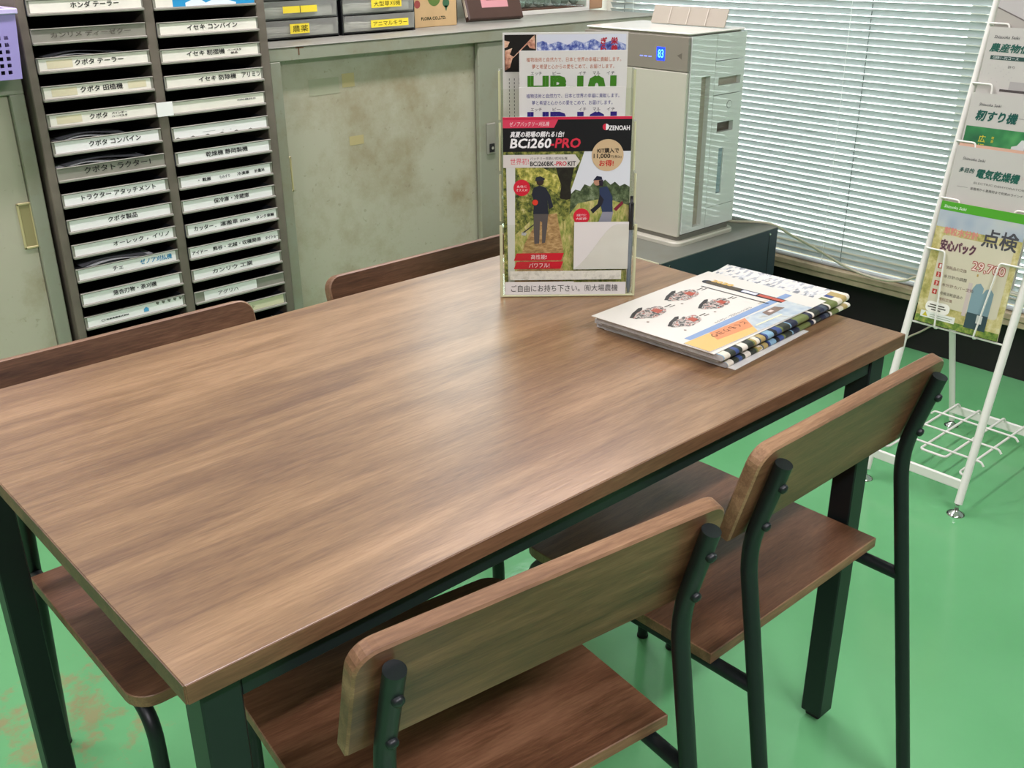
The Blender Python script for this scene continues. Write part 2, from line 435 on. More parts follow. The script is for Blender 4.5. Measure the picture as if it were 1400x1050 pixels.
# ceiling lamps
def ceiling_lamp(x, y, label, gain=1.0):
    t = thing('ceiling_lamp', label, 'ceiling lamp', (x, y, ZC - .09), 'fluorescent ceiling lamps')
    MB().prism([(-.11, 0), (.11, 0), (.06, .085), (-.06, .085)], -.62, .62, M_WHITE, T=Matrix.Translation((x, y, ZC - .0885)) @ Matrix.Rotation(math.pi / 2, 4, 'Z') @ Matrix.Rotation(math.pi / 2, 4, 'X')).build('housing', t)
    em = MATS.get('lamp_tube') or mat('lamp_tube', '#fffaf0', emit='#fff6e6', estr=3.0)
    for dy in (-.05, .05):
        MB().tube([(x - .58, y + dy, ZC - .106), (x + .58, y + dy, ZC - .106)], .014, em, 10).build('tube', t)
    ld = bpy.data.lights.new('lamp_light', 'AREA'); ld.shape = 'RECTANGLE'; ld.size = 1.16; ld.size_y = .13; ld.energy = LAMP_POWER * gain; ld.color = LAMP_COLOR
    lo = bpy.data.objects.new('lamp_light', ld); COL.objects.link(lo); lo.parent = t; lo.location = (0, 0, -.04)
for x, y, g, s in ((-.1, 1.35, .80, 'cabinet side, left of the table'), (1.75, 1.35, .75, 'cabinet side, nearest the window'), (.75, -1.45, 1.25, 'over the near side of the table'), (-1.15, -1.45, 1.25, 'near side, left of the table'), (-2.2, .3, .25, 'far left of the room')):
    ceiling_lamp(x, y, 'white twin tube fluorescent ceiling lamp, ' + s, g)

# ------------------------------------------------------------------ venetian blind
M_SLAT = mat('blind_slat', '#b4b9b7', rough=.42)
def slat_mat():
    nt = M_SLAT.node_tree; b = nt.nodes['Principled BSDF']; out = nt.nodes['Material Output']
    tr = nt.nodes.new('ShaderNodeBsdfTranslucent'); tr.inputs['Color'].default_value = lin('#d2dad8')
    mx = nt.nodes.new('ShaderNodeMixShader'); mx.inputs['Fac'].default_value = .05
    nt.links.new(b.outputs[0], mx.inputs[1]); nt.links.new(tr.outputs[0], mx.inputs[2]); nt.links.new(mx.outputs[0], out.inputs['Surface'])
slat_mat()
XB = 2.925
blind = thing('venetian_blind', 'pale grey horizontal venetian blind drawn down over the large window', 'blind', (XB, 0, .25))
PITCH = .0223; YB0, YB1 = -2.1, 2.235
def slat_mesh():
    mb = MB(); c = MB(); half = .0128; ang = math.radians(55); vs = []
    for j in range(5):
        t = -1 + 2 * j / 4; sag = .0016 * (1 - t * t)
        # room edge up, window edge down
        x = -t * half * math.cos(ang) - sag * math.sin(ang) * -1; z = t * half * math.sin(ang) + sag * math.cos(ang)
        vs.append((x, z))
    pts = [(x, YB0, z) for x, z in vs] + [(x, YB1, z) for x, z in vs]
    mb.add(pts, [[j, j + 1, j + 6, j + 5] for j in range(4)], M_SLAT, True)
    return mb
first = None
for i in range(82):
    z = .262 + i * PITCH - .25 if i else .262 - .25 + .002
    if first is None:
        first = slat_mesh().build('slat', None); first.parent = blind; first.location = (0, 0, z); so = first
    else:
        so = first.copy(); COL.objects.link(so); so.location = (0, 0, z)
M_CORD = mat('blind_cord', '#e9efe9', rough=.8); M_CORDD = mat('blind_cord_dark', '#3a4a46', rough=.8)  # dark cord colour marks the row of cord holes in the slats
MB().box((XB - .012, YB0, .2375), (XB + .012, YB1, .249), M_SLAT, .003).build('bottom_rail', blind)
MB().box((XB - .02, YB0, 2.08), (XB + .02, YB1, 2.12), M_SLAT, .003).build('head_rail', blind)
for y in (-1.6, -.2, 1.172, 2.11):
    MB().tube([(XB - .0115, y, .245), (XB - .0115, y, 2.09)], .0008, M_CORD, 6).build('ladder_cord', blind)
for y in (-1.66, -.26, 1.106, 2.165):
    MB().tube([(XB, y, .245), (XB, y, 2.09)], .0011, M_CORDD, 6).build('lift_cord', blind)

# ------------------------------------------------------------------ dining table
TL, TW, TH = 1.194, .750, .756
tb = thing('dining_table', 'long dining table with walnut laminate top and black square steel legs', 'table', (0, 0, 0))
M_TEDGE = wood('table_edge_band', '#46311f', '#5f442d', '#7d5c40', rough=0.5)  # shade on the table edge put into a darker band colour
top = MB().box((0, 0, TH - .0205), (TL, TW, TH), M_WOOD, .0005)
tabletop = top.build('tabletop', tb)
e = MB()
e.box((-.0012, .0006, TH - .0203), (-.0001, TW - .0006, TH - .0008), M_TEDGE); e.box((TL + .0001, .0006, TH - .0203), (TL + .0012, TW - .0006, TH - .0008), M_TEDGE)
e.box((.0006, -.0012, TH - .0203), (TL - .0006, -.0001, TH - .0008), M_TEDGE); e.box((.0006, TW + .0001, TH - .0203), (TL - .0006, TW + .0012, TH - .0008), M_TEDGE)
e.build('edge_band', tabletop)
IN, LG = .018, .040
for sx in (0, 1):
    for sy in (0, 1):
        x = IN if sx == 0 else TL - IN - LG; y = IN if sy == 0 else TW - IN - LG
        lg = MB().box((x, y, .012), (x + LG, y + LG, TH - .0206), M_BLACK, .002).build('leg', tb)
        MB().box((x + .006, y + .006, 0), (x + LG - .006, y + LG - .006, .0119), mat('rubber', '#141414', rough=.8), .003).build('rubber_foot', lg)
z0, z1 = TH - .0206 - .038, TH - .0206
for y in (IN + .003, TW - IN - .028): MB().box((IN + LG, y, z0), (TL - IN - LG, y + .025, z1), M_BLACK, .0015).build('apron_rail', tb)
for x in (IN + .003, TL - IN - .028): MB().box((x, IN + LG, z0), (x + .025, TW - IN - LG, z1), M_BLACK, .0015).build('apron_rail', tb)

# ------------------------------------------------------------------ chairs
def make_chair():
    t = thing('dining_chair', 'c', 'chair', (0, 0, 0), 'walnut and black tube dining chairs', local=True)
    SW, SD, SH = .215, .385, .430
    seat = MB().prism(rrect(-SW, 0, SW, SD, .035, which=(0, 1, 1, 0)), SH - .018, SH, M_WOODD, msides=M_EDGE, bevel=.0012).build('seat', t)
    tv = V((0, -.274, .962)); mv = V((0, .962, .274))
    R_ = .0112
    for sx in (-1, 1):
        x = sx * .194
        leg = MB().tube(fillet([(x, -.126, .004), (x, -.027, .605), (x, -.066, .742)], .045, 7), R_, M_BLACK, 16).build('rear_leg', t)
        MB().tube([(x, -.1262, 0), (x, -.1255, .0045)], R_ + .0008, mat('rubber', '#141414', rough=.8), 14).build('foot_cap', leg)
        rail = MB().tube(fillet([(x, -.0615, .398), (x, .376, .398), (x, .380, .004)], .055, 8), R_ - .0008, M_BLACK, 14).build('front_leg', t)
        MB().tube([(x, .380, 0), (x, .380, .0045)], R_ + .0004, mat('rubber', '#141414', rough=.8), 14).build('foot_cap', rail)
    bc = V((0, -.051, .690)) + mv * (R_ + .0105)
    T = Matrix((V((1, 0, 0)), tv, V((1, 0, 0)).cross(tv))).transposed().to_4x4(); T.translation = bc
    MB().prism(rrect(-.228, -.0725, .228, .0725, .026, which=(0, 1, 1, 0)), -.0105, .0100, M_WOODD, T=T, msides=M_EDGE, bevel=.0025).build('backrest', t)
    for sx in (-1, 1):
        for zz in (.712, .650):
            p = V((sx * .194, -.027 - .039 * (zz - .605) / .137, zz)) - mv * R_
            MB().tube([p + mv * .002, p - mv * .002, p - mv * .004, p - mv * .0055], .005, M_BLACK, 12, radii=[.0066, .0066, .0055, .002]).build('bolt', t)
    for y in (.045, .30):
        MB().box((-.185, y, .4005), (.185, y + .026, .4118), M_BLACK, .002).build('cross_bar', t)
    for sx in (-1, 1): MB().lathe([(.007, -.006), (.007, -.002), (.004, 0)], M_BLACK, (sx * .12, .02, .4118), 12).build('seat_screw', t)
    return t
ch = make_chair()
CH = [((.914, -.037, 0), 0.0, 'walnut and black steel chair, near side of the table, closest to the white rack'),
      ((.352, -.047, 0), -7.0, 'walnut and black steel chair, near side of the table, closest to the camera'),
      ((.292, .785, 0), 180.0, 'walnut and black steel chair across the table in front of the label tray cabinet'),
      ((.900, .787, 0), 180.0, 'walnut and black steel chair across the table, behind the brochure holder')]
for i, (loc, a, lab) in enumerate(CH):
    o = ch if i == 0 else copy_tree(ch)
    o.location = loc; o.rotation_euler = (0, 0, math.radians(a)); o['label'] = lab

# ------------------------------------------------------------------ steel cabinets
M_CAB = stained_paint('sage_green_cabinet_paint', '#939582', '#847656', .5)
M_DOOR = stained_paint('sage_green_door_paint', '#b4b09a', '#8f7e58', .8, scale=3.5)
M_CABTOP = stained_paint('worn_grey_cabinet_top', '#95958a', '#7d766a', .6, scale=6)
M_FRAME = mat('brown_grey_steel', '#6f665a', rough=.5, var=.14, scale=14)
M_TRAYM = mat('grey_tray_steel', '#8f8d80', rough=.45, var=.12, scale=12)
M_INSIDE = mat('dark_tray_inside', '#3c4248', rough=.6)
M_PULL = mat('brass_beige_pull', '#c9bd8d', rough=.4, metal=.2)
YC = 1.85
# left cabinet
lc = thing('steel_cabinet', 'sage green steel cabinet with recessed beige pull, left of the label tray cabinet', 'cabinet', (.05, 2.07, 0))
b = MB(); b.box((-.45, YC + .03, .04), (.535, 2.27, 1.036), M_CAB, .002); b.box((-.45, YC, .0), (.535, YC + .03, .06), M_CAB, .001)
b.box((.502, YC, .06), (.535, YC + .03, 1.0), M_CAB, .002); b.box((-.45, YC, .06), (-.417, YC + .03, 1.0), M_CAB, .002); b.box((-.45, YC, 1.0), (.535, YC + .03, 1.036), M_CAB, .002)
b.build('body', lc)
MB().box((-.45, YC - .002, 1.0362), (.535, 2.27, 1.0425), M_CABTOP, .001).build('top', lc)
d = MB().box((-.416, YC + .012, .061), (.5015, YC + .0295, .999), M_DOOR, .002).build('door', lc)
def pull(parent, x, z, y, w=.036, h=.112):
    m = MB()
    m.box((x - w / 2, y - .004, z - h / 2), (x - w / 2 + .006, y, z + h / 2), M_PULL, .0015); m.box((x + w / 2 - .006, y - .004, z - h / 2), (x + w / 2, y, z + h / 2), M_PULL, .0015)
    m.box((x - w / 2, y - .004, z + h / 2 - .006), (x + w / 2, y, z + h / 2), M_PULL, .0015); m.box((x - w / 2, y - .004, z - h / 2), (x + w / 2, y, z - h / 2 + .006), M_PULL, .0015)
    m.box((x - w / 2 + .005, y - .001, z - h / 2 + .005), (x + w / 2 - .005, y, z + h / 2 - .005), mat('pull_recess', '#9c9266', rough=.5))
    return m.build('handle', parent)
pull(d, .488, .697, YC + .012)
# right cabinet with sliding doors
rc = thing('sliding_door_cabinet', 'wide sage green steel cabinet with stained sliding doors behind the far chairs', 'cabinet', (2.05, 2.07, 0))
RX0, RX1, RT = 1.172, 2.795, 1.054
b = MB(); b.box((RX0, YC + .06, .05), (RX1, 2.27, RT - .012), M_CAB, .002)
b.box((RX0, YC, 0), (RX0 + .033, YC + .06, 1.0165), M_CAB, .002); b.box((RX1 - .033, YC, 0), (RX1, YC + .06, 1.0165), M_CAB, .002)
b.box((RX0, YC, 1.0165), (RX1, YC + .06, RT - .003), M_CAB, .002); b.box((RX0 + .033, YC, 0), (RX1 - .033, YC + .06, .06), M_CAB, .002)
b.build('body', rc)
MB().box((RX0, YC - .002, RT - .0028), (RX1, 2.27, RT), M_CABTOP, .001).build('top', rc)
d1 = MB().box((RX0 + .034, YC + .032, .061), (1.99, YC + .05, 1.0155), M_DOOR, .002).build('door', rc)
pull(d1, RX0 + .046, .706, YC + .032, w=.018, h=.10)
d2 = MB().box((1.908, YC + .006, .061), (RX1 - .034, YC + .026, 1.0155), M_CAB, .003).build('door', rc)
b = MB(); b.box((1.935, YC + .0005, .665), (1.972, YC + .0059, .765), M_TRAYM, .002); b.box((1.943, YC - .002, .672), (1.965, YC + .0004, .70), mat('lock_black', '#16181b', rough=.4), .001)
b.lathe([(.005, 0), (.005, .002)], M_CHROME, T=Matrix.Translation((1.954, YC - .0021, .686)) @ Matrix.Rotation(math.pi / 2, 4, 'X'), seg=12)
b.build('lock', d2)
M_TAPE = mat('yellowed_tape', '#b7a878', rough=.5)
for x, z, w_, h_ in ((1.437, .945, .042, .038), (1.355, .935, .10, .045), (1.452, .772, .050, .026)):
    MB().box((x - w_ / 2, YC + .0314, z - h_ / 2), (x + w_ / 2, YC + .0319, z + h_ / 2), M_TAPE if w_ < .09 else mat('tape_residue', '#a3a389', rough=.6)).build('tape_remnant', d1)
M_RUST = mat('rust_brown', '#6e4f38', rough=.8)
MB().box((1.262, YC - .0006, 1.030), (1.266, YC - .0001, 1.053), M_RUST).box((1.255, YC - .0006, 1.047), (1.28, YC - .0001, 1.0505), M_RUST).build('rust_mark', rc)

# label tray cabinet
FX0, FX1, FY = .5455, 1.163, 1.83
fc = thing('tray_cabinet', 'tall brown steel cabinet of shallow trays with handwritten white labels', 'cabinet', ((FX0 + FX1) / 2, 2.05, 0))
FT = 1.395
b = MB()
b.box((FX0, FY, 0), (.5665, 2.24, FT), M_FRAME, .002); b.box((1.1375, FY, 0), (FX1, 2.24, FT), M_FRAME, .002)
b.box((.8365, FY, .04), (.8625, 2.24, FT - .02), M_FRAME, .002)
b.box((.5665, FY, FT - .02), (1.1375, 2.24, FT), M_FRAME, .001); b.box((.5665, FY + .004, 0), (1.1375, 2.24, .04), M_FRAME, .001)
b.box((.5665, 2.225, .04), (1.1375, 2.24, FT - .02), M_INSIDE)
b.build('frame', fc)
COLX = ((.5675, .8355), (.8635, 1.1365))
def tray_mesh(x0, x1):
    W_ = x1 - x0; m = MB()
    m.box((0, 0, -.0335), (W_, .004, 0), M_TRAYM, .001)                       # front lip
    m.box((0, -.006, -.0355), (W_, .004, -.0295), M_TRAYM, .0012)             # rolled lower edge
    m.box((0, -.004, -.0025), (W_, .004, .0), M_TRAYM, .0008)                 # upper channel
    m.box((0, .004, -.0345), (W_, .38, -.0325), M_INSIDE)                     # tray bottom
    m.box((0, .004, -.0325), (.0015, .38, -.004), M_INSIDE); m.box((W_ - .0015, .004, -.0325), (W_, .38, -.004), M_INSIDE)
    return m
GR = '#4a463e'
ROWS = [
 [('w', [('ホンダ テーラー', .36, .0125, '#222222', .42)]), ('g', [('カンリメ ディーゼクー', .16, .012, '#5a574c', .70)]), ('w', [('クボタ テーラー', .32, .012, '#222222', .43)]), ('w', [('クボタ 田植機', .33, .0135, '#222222', .38)]),
  ('w', [('クボタ', .37, .012, '#222222', .16), ('バインダー', .57, .005, GR, .14), ('ハーベスタ', .57, .005, GR, .14, -.007)]), ('w', [('クボタ コンバイン', .32, .0125, '#222222', .48)]),
  ('g', [('クボタトラクター1', .24, .015, '#262522', .62)]), ('w', [('トラクター アタッチメント', .17, .0125, '#333333', .70)]), ('w', [('クボタ製品', .37, .0125, '#2a2a2a', .28)]),
  ('w', [('オーレック ，イリノ', .38, .0115, '#333333', .55)]), ('w', [('チェ', .34, .010, '#444444', .10), ('ゼノア刈払機', .61, .0135, '#1f86b4', .32)]), ('w', [('落合刃物・茶刈機', .30, .0125, '#222222', .43)]),
  ('t', [('◯ 昭東風機株式会社', .15, .006, '#222222', .27)]), ('w', [])],
 [('b', []), ('w', [('イセキ コンバイン', .28, .012, '#222222', .50)]), ('w', [('イセキ 籾摺機', .25, .0125, '#222222', .38), ('ハーベスタ', .66, .005, GR, .14), ('部品', .69, .005, GR, .07, -.007)]), ('w', [('イセキ 防除機', .33, .0125, '#222222', .38), ('アリミツ', .77, .0125, '#222222', .20)]),
  ('w', [('刈払機共立', .70, .004, '#777777', .20)]), ('w', []), ('w', [('乾燥機 静岡製機', .30, .0125, '#222222', .44)]), ('w', [('・ 穀搬', .20, .009, '#333333', .13), ('もみすり', .42, .008, '#888888', .11), ('冷凍庫', .61, .009, '#333333', .13), ('計量米', .80, .009, '#333333', .11)]),
  ('w', [('保冷庫・冷蔵庫', .33, .0125, '#222222', .38)]), ('w', [('カッター', .08, .0125, '#111111', .20), ('．運搬車 atex', .30, .012, '#333333', .38), ('タンク車輌', .75, .009, '#222222', .20)]),
  ('w', [('アイドー', .03, .009, '#222222', .16), ('熊谷・北越・収穫関係', .25, .011, '#222222', .53), ('タイショー', .83, .009, '#111111', .15)]), ('w', [('カンリウ 工業', .22, .012, '#444444', .44)]),
  ('p', [('アグリハ', .25, .011, '#666666', .22)]), ('c', [('ナイト', .50, .008, '#777755', .13)])]]
M_LABEL = mat('yellowed_label_paper', '#efebdc', rough=.6, var=.06, scale=20)
M_LABELW = mat('white_label_paper', '#f4f3ee', rough=.55, var=.03, scale=15)
ZROW0 = 1.2025
for c, (x0, x1) in enumerate(COLX):
    base = None
    for i in range(-2, 18):
        zt = ZROW0 - .0626 * i + (-.003 if c == 1 else 0)
        if zt < .09: break
        yo = FY - random.choice((0, .002, .004, .006))
        if base is None:
            tr = tray_mesh(x0, x1).build('tray', None); tr.parent = fc; base = tr
        else:
            tr = base.copy(); COL.objects.link(tr); tr.parent = fc
        org = V(fc.location); tr.location = V((x0, yo, zt)) - org
        if 0 <= i < len(ROWS[c]):
            kind, txts = ROWS[c][i]; W_ = x1 - x0; m = MB()
            P_ = Print((0, -.0004, -.0290), (1, 0, 0), (0, 0, 1), m, base=.0008)
            a0, a1, hh = .004 + random.random() * .003, W_ - .004 - random.random() * .006, .0255
            lm = M_LABEL if i < 5 else M_LABELW
            if kind == 'g': lm = None
            if kind == 'p': a0, a1, lm = W_ * .10, W_ * .68, M_LABELW
            if kind == 'c': a0, a1, lm = W_ * .22, W_ * .97, mat('cream_label_paper', '#dcd8b4', rough=.6)
            if lm: m.box((a0, -.0009, -.029), (a1, -.0001, -.029 + hh), lm)
            if i in (1, 2, 3, 4) and lm and c == 0: P_.rect(W_ * .08, .004, W_ * .30, .022, mat('old_sticky_tape', '#e2d8b6', rough=.35), 0)
            if i == 3 and c == 0: P_.rect(W_ * .76, .006, W_ * .93, .022, mat('old_sticky_tape', '#e2d8b6', rough=.35), 0)
            if kind == 'b':
                P_.rect(W_ * .18, .0, W_ * .99, .0255, '#2f9ad0', 0); P_.poly([(W_ * .3, .008), (W_ * .42, .02), (W_ * .50, .006), (W_ * .62, .018), (W_ * .8, .004), (W_ * .8, 0), (W_ * .3, 0)], '#e9f4f8', 1)
            if kind == 't':
                P_.poly([(W_ * .57, .006), (W_ * .62, .006), (W_ * .62, .014), (W_ * .595, .019), (W_ * .57, .014)], '#5aa6cf', 1)
                for q in range(5): P_.poly([(W_ * (.70 + .06 * q), .020), (W_ * (.72 + .06 * q), .016), (W_ * (.735 + .06 * q), .0235), (W_ * (.70 + .06 * q), .0253)], '#7f7d72', 1)
            if i == 5 and c == 1:
                for q in range(6): P_.poly([(W_ * (.02 + .15 * q), 0), (W_ * (.07 + .15 * q), 0), (W_ * (.05 + .15 * q), .003)], '#77756a', 1)
                P_.text('ー . .', W_ * .3, .006, .003, '#444444', 1, w=W_ * .3)
            for tx in txts:
                dy = tx[5] if len(tx) > 5 else 0
                P_.text(tx[0], tx[1] * W_, .0075 + dy + (.005 if tx[2] < .006 else 0), tx[2], tx[3], 2, w=tx[4] * W_, bold=.00022)
            if m.v:
                lo = m.build('label_strip' if kind != 'g' else 'handwriting', None); lo.parent = tr
# label taped across the middle post between the two columns
MB().box((.8300, FY - .0112, .9175), (.872, FY - .0102, .9515), M_LABELW).build('tape_piece', fc)
# plastic sleeves lying in trays
M_SLEEVE = mat('clear_plastic_sleeve', '#eceeee', rough=.15, spec=.8)
def sleeve(c, i, lab, dark=False):
    x0, x1 = COLX[c]; zt = ZROW0 - .0626 * i - .0325
    o = MB(); W_ = x1 - x0
    for k in range(4):
        vs = []; fs = []; n = 10; z_ = zt + .006 + k * .0055; xa = x0 + .012 + random.random() * .02; xb = xa + W_ * (.55 + random.random() * .2)
        for j in range(n + 1):
            t = j / n; x = xa + (xb - xa) * t; h = .004 + .012 * math.sin(t * math.pi * .9) * (1 - t) * 1.6 + (k * .001)
            yy = FY + .008 + k * .003
            vs += [(x, yy, z_ + h), (x, yy, z_ + h + .0008), (x, yy + .20, z_ + h * .4), (x, yy + .20, z_ + h * .4 + .0008)]
        for j in range(n):
            a = j * 4; bb = a + 4
            fs += [[a, bb, bb + 1, a + 1], [a + 1, bb + 1, bb + 3, a + 3], [a, a + 2, bb + 2, bb], [a + 2, a + 3, bb + 3, bb + 2]]
        o.add(vs, fs, M_SLEEVE if k % 2 == 0 else mat('grey_catalogue_sheet', '#6a6c70', rough=.3), True)
    tag(o.build('plastic_sleeve', None, origin=(x0 + W_ * .4, FY + .1, zt)), lab, 'sleeve', 'plastic sleeves in the trays')
for i, s in ((2, 'third tray from the top'), (5, 'sixth tray from the top'), (6, 'bare grey tray with black handwriting'), (10, 'tray with the blue lettering')):
    sleeve(0, i, 'pile of clear plastic sleeves in the left column, ' + s)

# ------------------------------------------------------------------ things on top of the left cabinet
M_LILAC = mat('lilac_plastic', '#a79bd8', rough=.35)
bk = thing('plastic_basket', 'lilac perforated plastic basket on the left green cabinet', 'basket', (.40, 1.95, 1.0425))
bx0, bx1, by0, by1, bz0, bz1 = .19, .522, 1.765, 2.12, 1.0427, 1.178
def perforated(p00, p10, p01, p11, nx, ny, hx, hy):
    """wall with rows of square holes (bilinear patch)"""
    m = MB(); us = []; vs_ = []
    def cuts(n, lo, hi, solid):
        out = [0.0]
        for k in range(n):
            a = lo + (hi - lo) * (k + .5 - (1 - solid) / 2) / n; b_ = lo + (hi - lo) * (k + .5 + (1 - solid) / 2) / n; out += [a, b_]
        return out + [1.0]
    us = cuts(nx, *hx, .45); vs_ = cuts(ny, *hy, .42)
    P = lambda u, v: V(p00) * (1 - u) * (1 - v) + V(p10) * u * (1 - v) + V(p01) * (1 - u) * v + V(p11) * u * v
    nrm = (V(p10) - V(p00)).cross(V(p01) - V(p00)).normalized() * .0018
    idx = {}
    W_ = len(us)
    pts = [P(u, v) for v in vs_ for u in us] + [P(u, v) - nrm for v in vs_ for u in us]; off = len(us) * len(vs_)
    fs = []
    hole = lambda i, j: (i % 2 == 1 and j % 2 == 1 and 0 < i < len(us) - 2 + 1 and 0 < j < len(vs_) - 2 + 1)
    for j in range(len(vs_) - 1):
        for i in range(len(us) - 1):
            a, b_, c, d = j * W_ + i, j * W_ + i + 1, (j + 1) * W_ + i + 1, (j + 1) * W_ + i
            if hole(i, j):
                for q, r_ in ((a, b_), (b_, c), (c, d), (d, a)): fs.append([q, r_, r_ + off, q + off])
            else:
                fs.append([a, b_, c, d]); fs.append([d + off, c + off, b_ + off, a + off])
    return m.add(pts, fs, M_LILAC)
tp = .008
perforated((bx0 + tp, by0 + tp, bz0), (bx1 - tp, by0 + tp, bz0), (bx0, by0, bz1), (bx1, by0, bz1), 19, 6, (.03, .95), (.06, .70)).build('front_wall', bk)
perforated((bx1 - tp, by0 + tp, bz0), (bx1 - tp, by1 - tp, bz0), (bx1, by0, bz1), (bx1, by1, bz1), 19, 6, (.05, .95), (.06, .70)).build('side_wall', bk)
perforated((bx0 + tp, by1 - tp, bz0), (bx0 + tp, by0 + tp, bz0), (bx0, by1, bz1), (bx0, by0, bz1), 19, 6, (.05, .95), (.06, .70)).build('side_wall', bk)
perforated((bx1 - tp, by1 - tp, bz0), (bx0 + tp, by1 - tp, bz0), (bx1, by1, bz1), (bx0, by1, bz1), 19, 6, (.05, .95), (.06, .70)).build('back_wall', bk)
MB().box((bx0 + tp, by0 + tp, bz0), (bx1 - tp, by1 - tp, bz0 + .003), M_LILAC).build('bottom', bk)
m = MB(); MR = mat('pale_lilac_rim', '#cfc4ee', rough=.35)
for a, b_ in (((bx0 - .005, by0 - .005, bz1), (bx1 + .005, by0 + .004, bz1 + .012)), ((bx0 - .005, by1 - .004, bz1), (bx1 + .005, by1 + .005, bz1 + .012)), ((bx0 - .005, by0 + .004, bz1), (bx0 + .004, by1 - .004, bz1 + .012)), ((bx1 - .004, by0 + .004, bz1), (bx1 + .005, by1 - .004, bz1 + .012))): m.box(a, b_, MR, .002)
m.build('rim', bk)

tag(MB().prism(rrect(bx0 + .02, by0 + .022, bx1 - .02, by1 - .02, .02), bz0 + .0035, bz1 - .015, mat('dark_filler_matt', '#23222a', rough=.9), bevel=.008).build('dark_filler', None, origin=(.35, 1.95, bz0 + .0035)), 'dark bag inside the lilac basket', 'filler')  # dark block added so the basket holes look shaded

# ------------------------------------------------------------------ things on top of the sliding door cabinet
M_CLEAR = clear('clear_drawer_plastic', '#dfe3d8', gloss=.08, rough=.25, milk=.30)
M_BLKP = mat('black_plastic', '#17181a', rough=.4)
M_YEL = mat('yellow_tape_label', '#f2dc3a', rough=.5)
ZT = RT + .0004
M_FRM = mat('smoke_grey_plastic', '#4c4e4a', rough=.4)
def drawer_unit(x0, x1, y0, labels, lab):
    t = thing('drawer_unit', lab, 'drawer unit', ((x0 + x1) / 2, y0 + .13, ZT), 'clear drawer units on the cabinet')
    H_ = .0515; n = 4; yb = y0 + .255
    f = MB(); f.box((x0, y0 + .006, ZT), (x0 + .004, yb, ZT + .012 + n * H_), M_BLKP); f.box((x1 - .004, y0 + .006, ZT), (x1, yb, ZT + .012 + n * H_), M_BLKP)
    for k in range(n + 1): f.box((x0 + .004, y0 + .004, ZT + .004 + k * H_), (x1 - .004, yb - .0045, ZT + .008 + k * H_), M_BLKP if k == 0 else M_FRM)
    f.box((x0, yb - .004, ZT), (x1, yb, ZT + .012 + n * H_), mat('grey_plastic_back', '#77796f', rough=.6))
    f.build('frame', t)
    for k in range(n):
        a, b_, z_ = x0 + .0055, x1 - .0055, ZT + .0095 + k * H_
        d = MB()
        nseg = 10; hgt = H_ - .0075
        pts = []; fs = []
        for j in range(nseg + 1):
            u = -1 + 2 * j / nseg; x = a + (b_ - a) * j / nseg; bow = -.010 * (1 - u * u)
            pts += [(x, y0 + bow + .004, z_), (x, y0 + bow - .001, z_ + hgt)]
        for j in range(nseg): fs.append([j * 2, j * 2 + 2, j * 2 + 3, j * 2 + 1])
        d.add(pts, fs, M_CLEAR, True)
        d.box((a, y0 + .004, z_ - .0012), (b_, yb - .01, z_ + .0002), M_CLEAR)
        d.box((a, y0 + .004, z_), (a + .0015, yb - .01, z_ + hgt), M_CLEAR); d.box((b_ - .0015, y0 + .004, z_), (b_, yb - .01, z_ + hgt), M_CLEAR)
        do = d.build('drawer', t)
        tx, u0, u1, v0, v1 = labels[k] if k < len(labels) else ('', 0, 0, 0, 0)
        # things filed in the drawer
        mm = MB(); random.seed(int(x0 * 100) + k)
        for q in range(5):
            zz = z_ + .003 + q * .0045 + random.random() * .002
            mm.tube(fillet([(a + .012 + random.random() * .01, y0 + .02, zz), (a + .03, y0 + .008, zz + .004), (a + .09, y0 + .006 , zz + random.random() * .004), (b_ - .05 - random.random() * .05, y0 + .012, zz + .006)], .01, 3), .0011, mat('white_sheet_edge', '#dcdcd4', rough=.4), 5)
        mm.box((a + .006, y0 + .016, z_ + .001), (b_ - .008, yb - .02, z_ + .026), mat('grey_filed_papers', '#a9aba2', rough=.6, var=.2, scale=30))
        mm.build('filed_papers', do)
        if tx is not None and u1 > u0:
            p_ = Print((a, y0 - .0125, z_), (1, 0, 0), (0, 0, 1)); W_ = b_ - a
            p_.mb.box((a + u0 * W_, y0 - .0130, z_ + v0), (a + u1 * W_, y0 - .0125, z_ + v1), M_YEL)
            if tx == '|': p_.rect((u0 + u1) / 2 * W_ - .0012, v0, (u0 + u1) / 2 * W_ + .0012, v1, '#3a3a2c', 5)
            elif tx: p_.text(tx, (u0 + .02) * W_ + .003, v0 + .004, (v1 - v0) - .008, '#222211', 5, w=(u1 - u0 - .05) * W_)
            p_.build('label_strip', do)
drawer_unit(1.236, 1.499, 2.0, [('農薬', .33, .58, .008, .034), ('|', .26, .70, .012, .030)], 'black framed clear drawer unit beside the tray cabinet')
drawer_unit(1.511, 1.779, 2.0, [('アニマルキラー', .33, .87, .008, .029), ('大型草刈機', .35, .78, .012, .034)], 'black framed clear drawer unit beside the kraft carton')
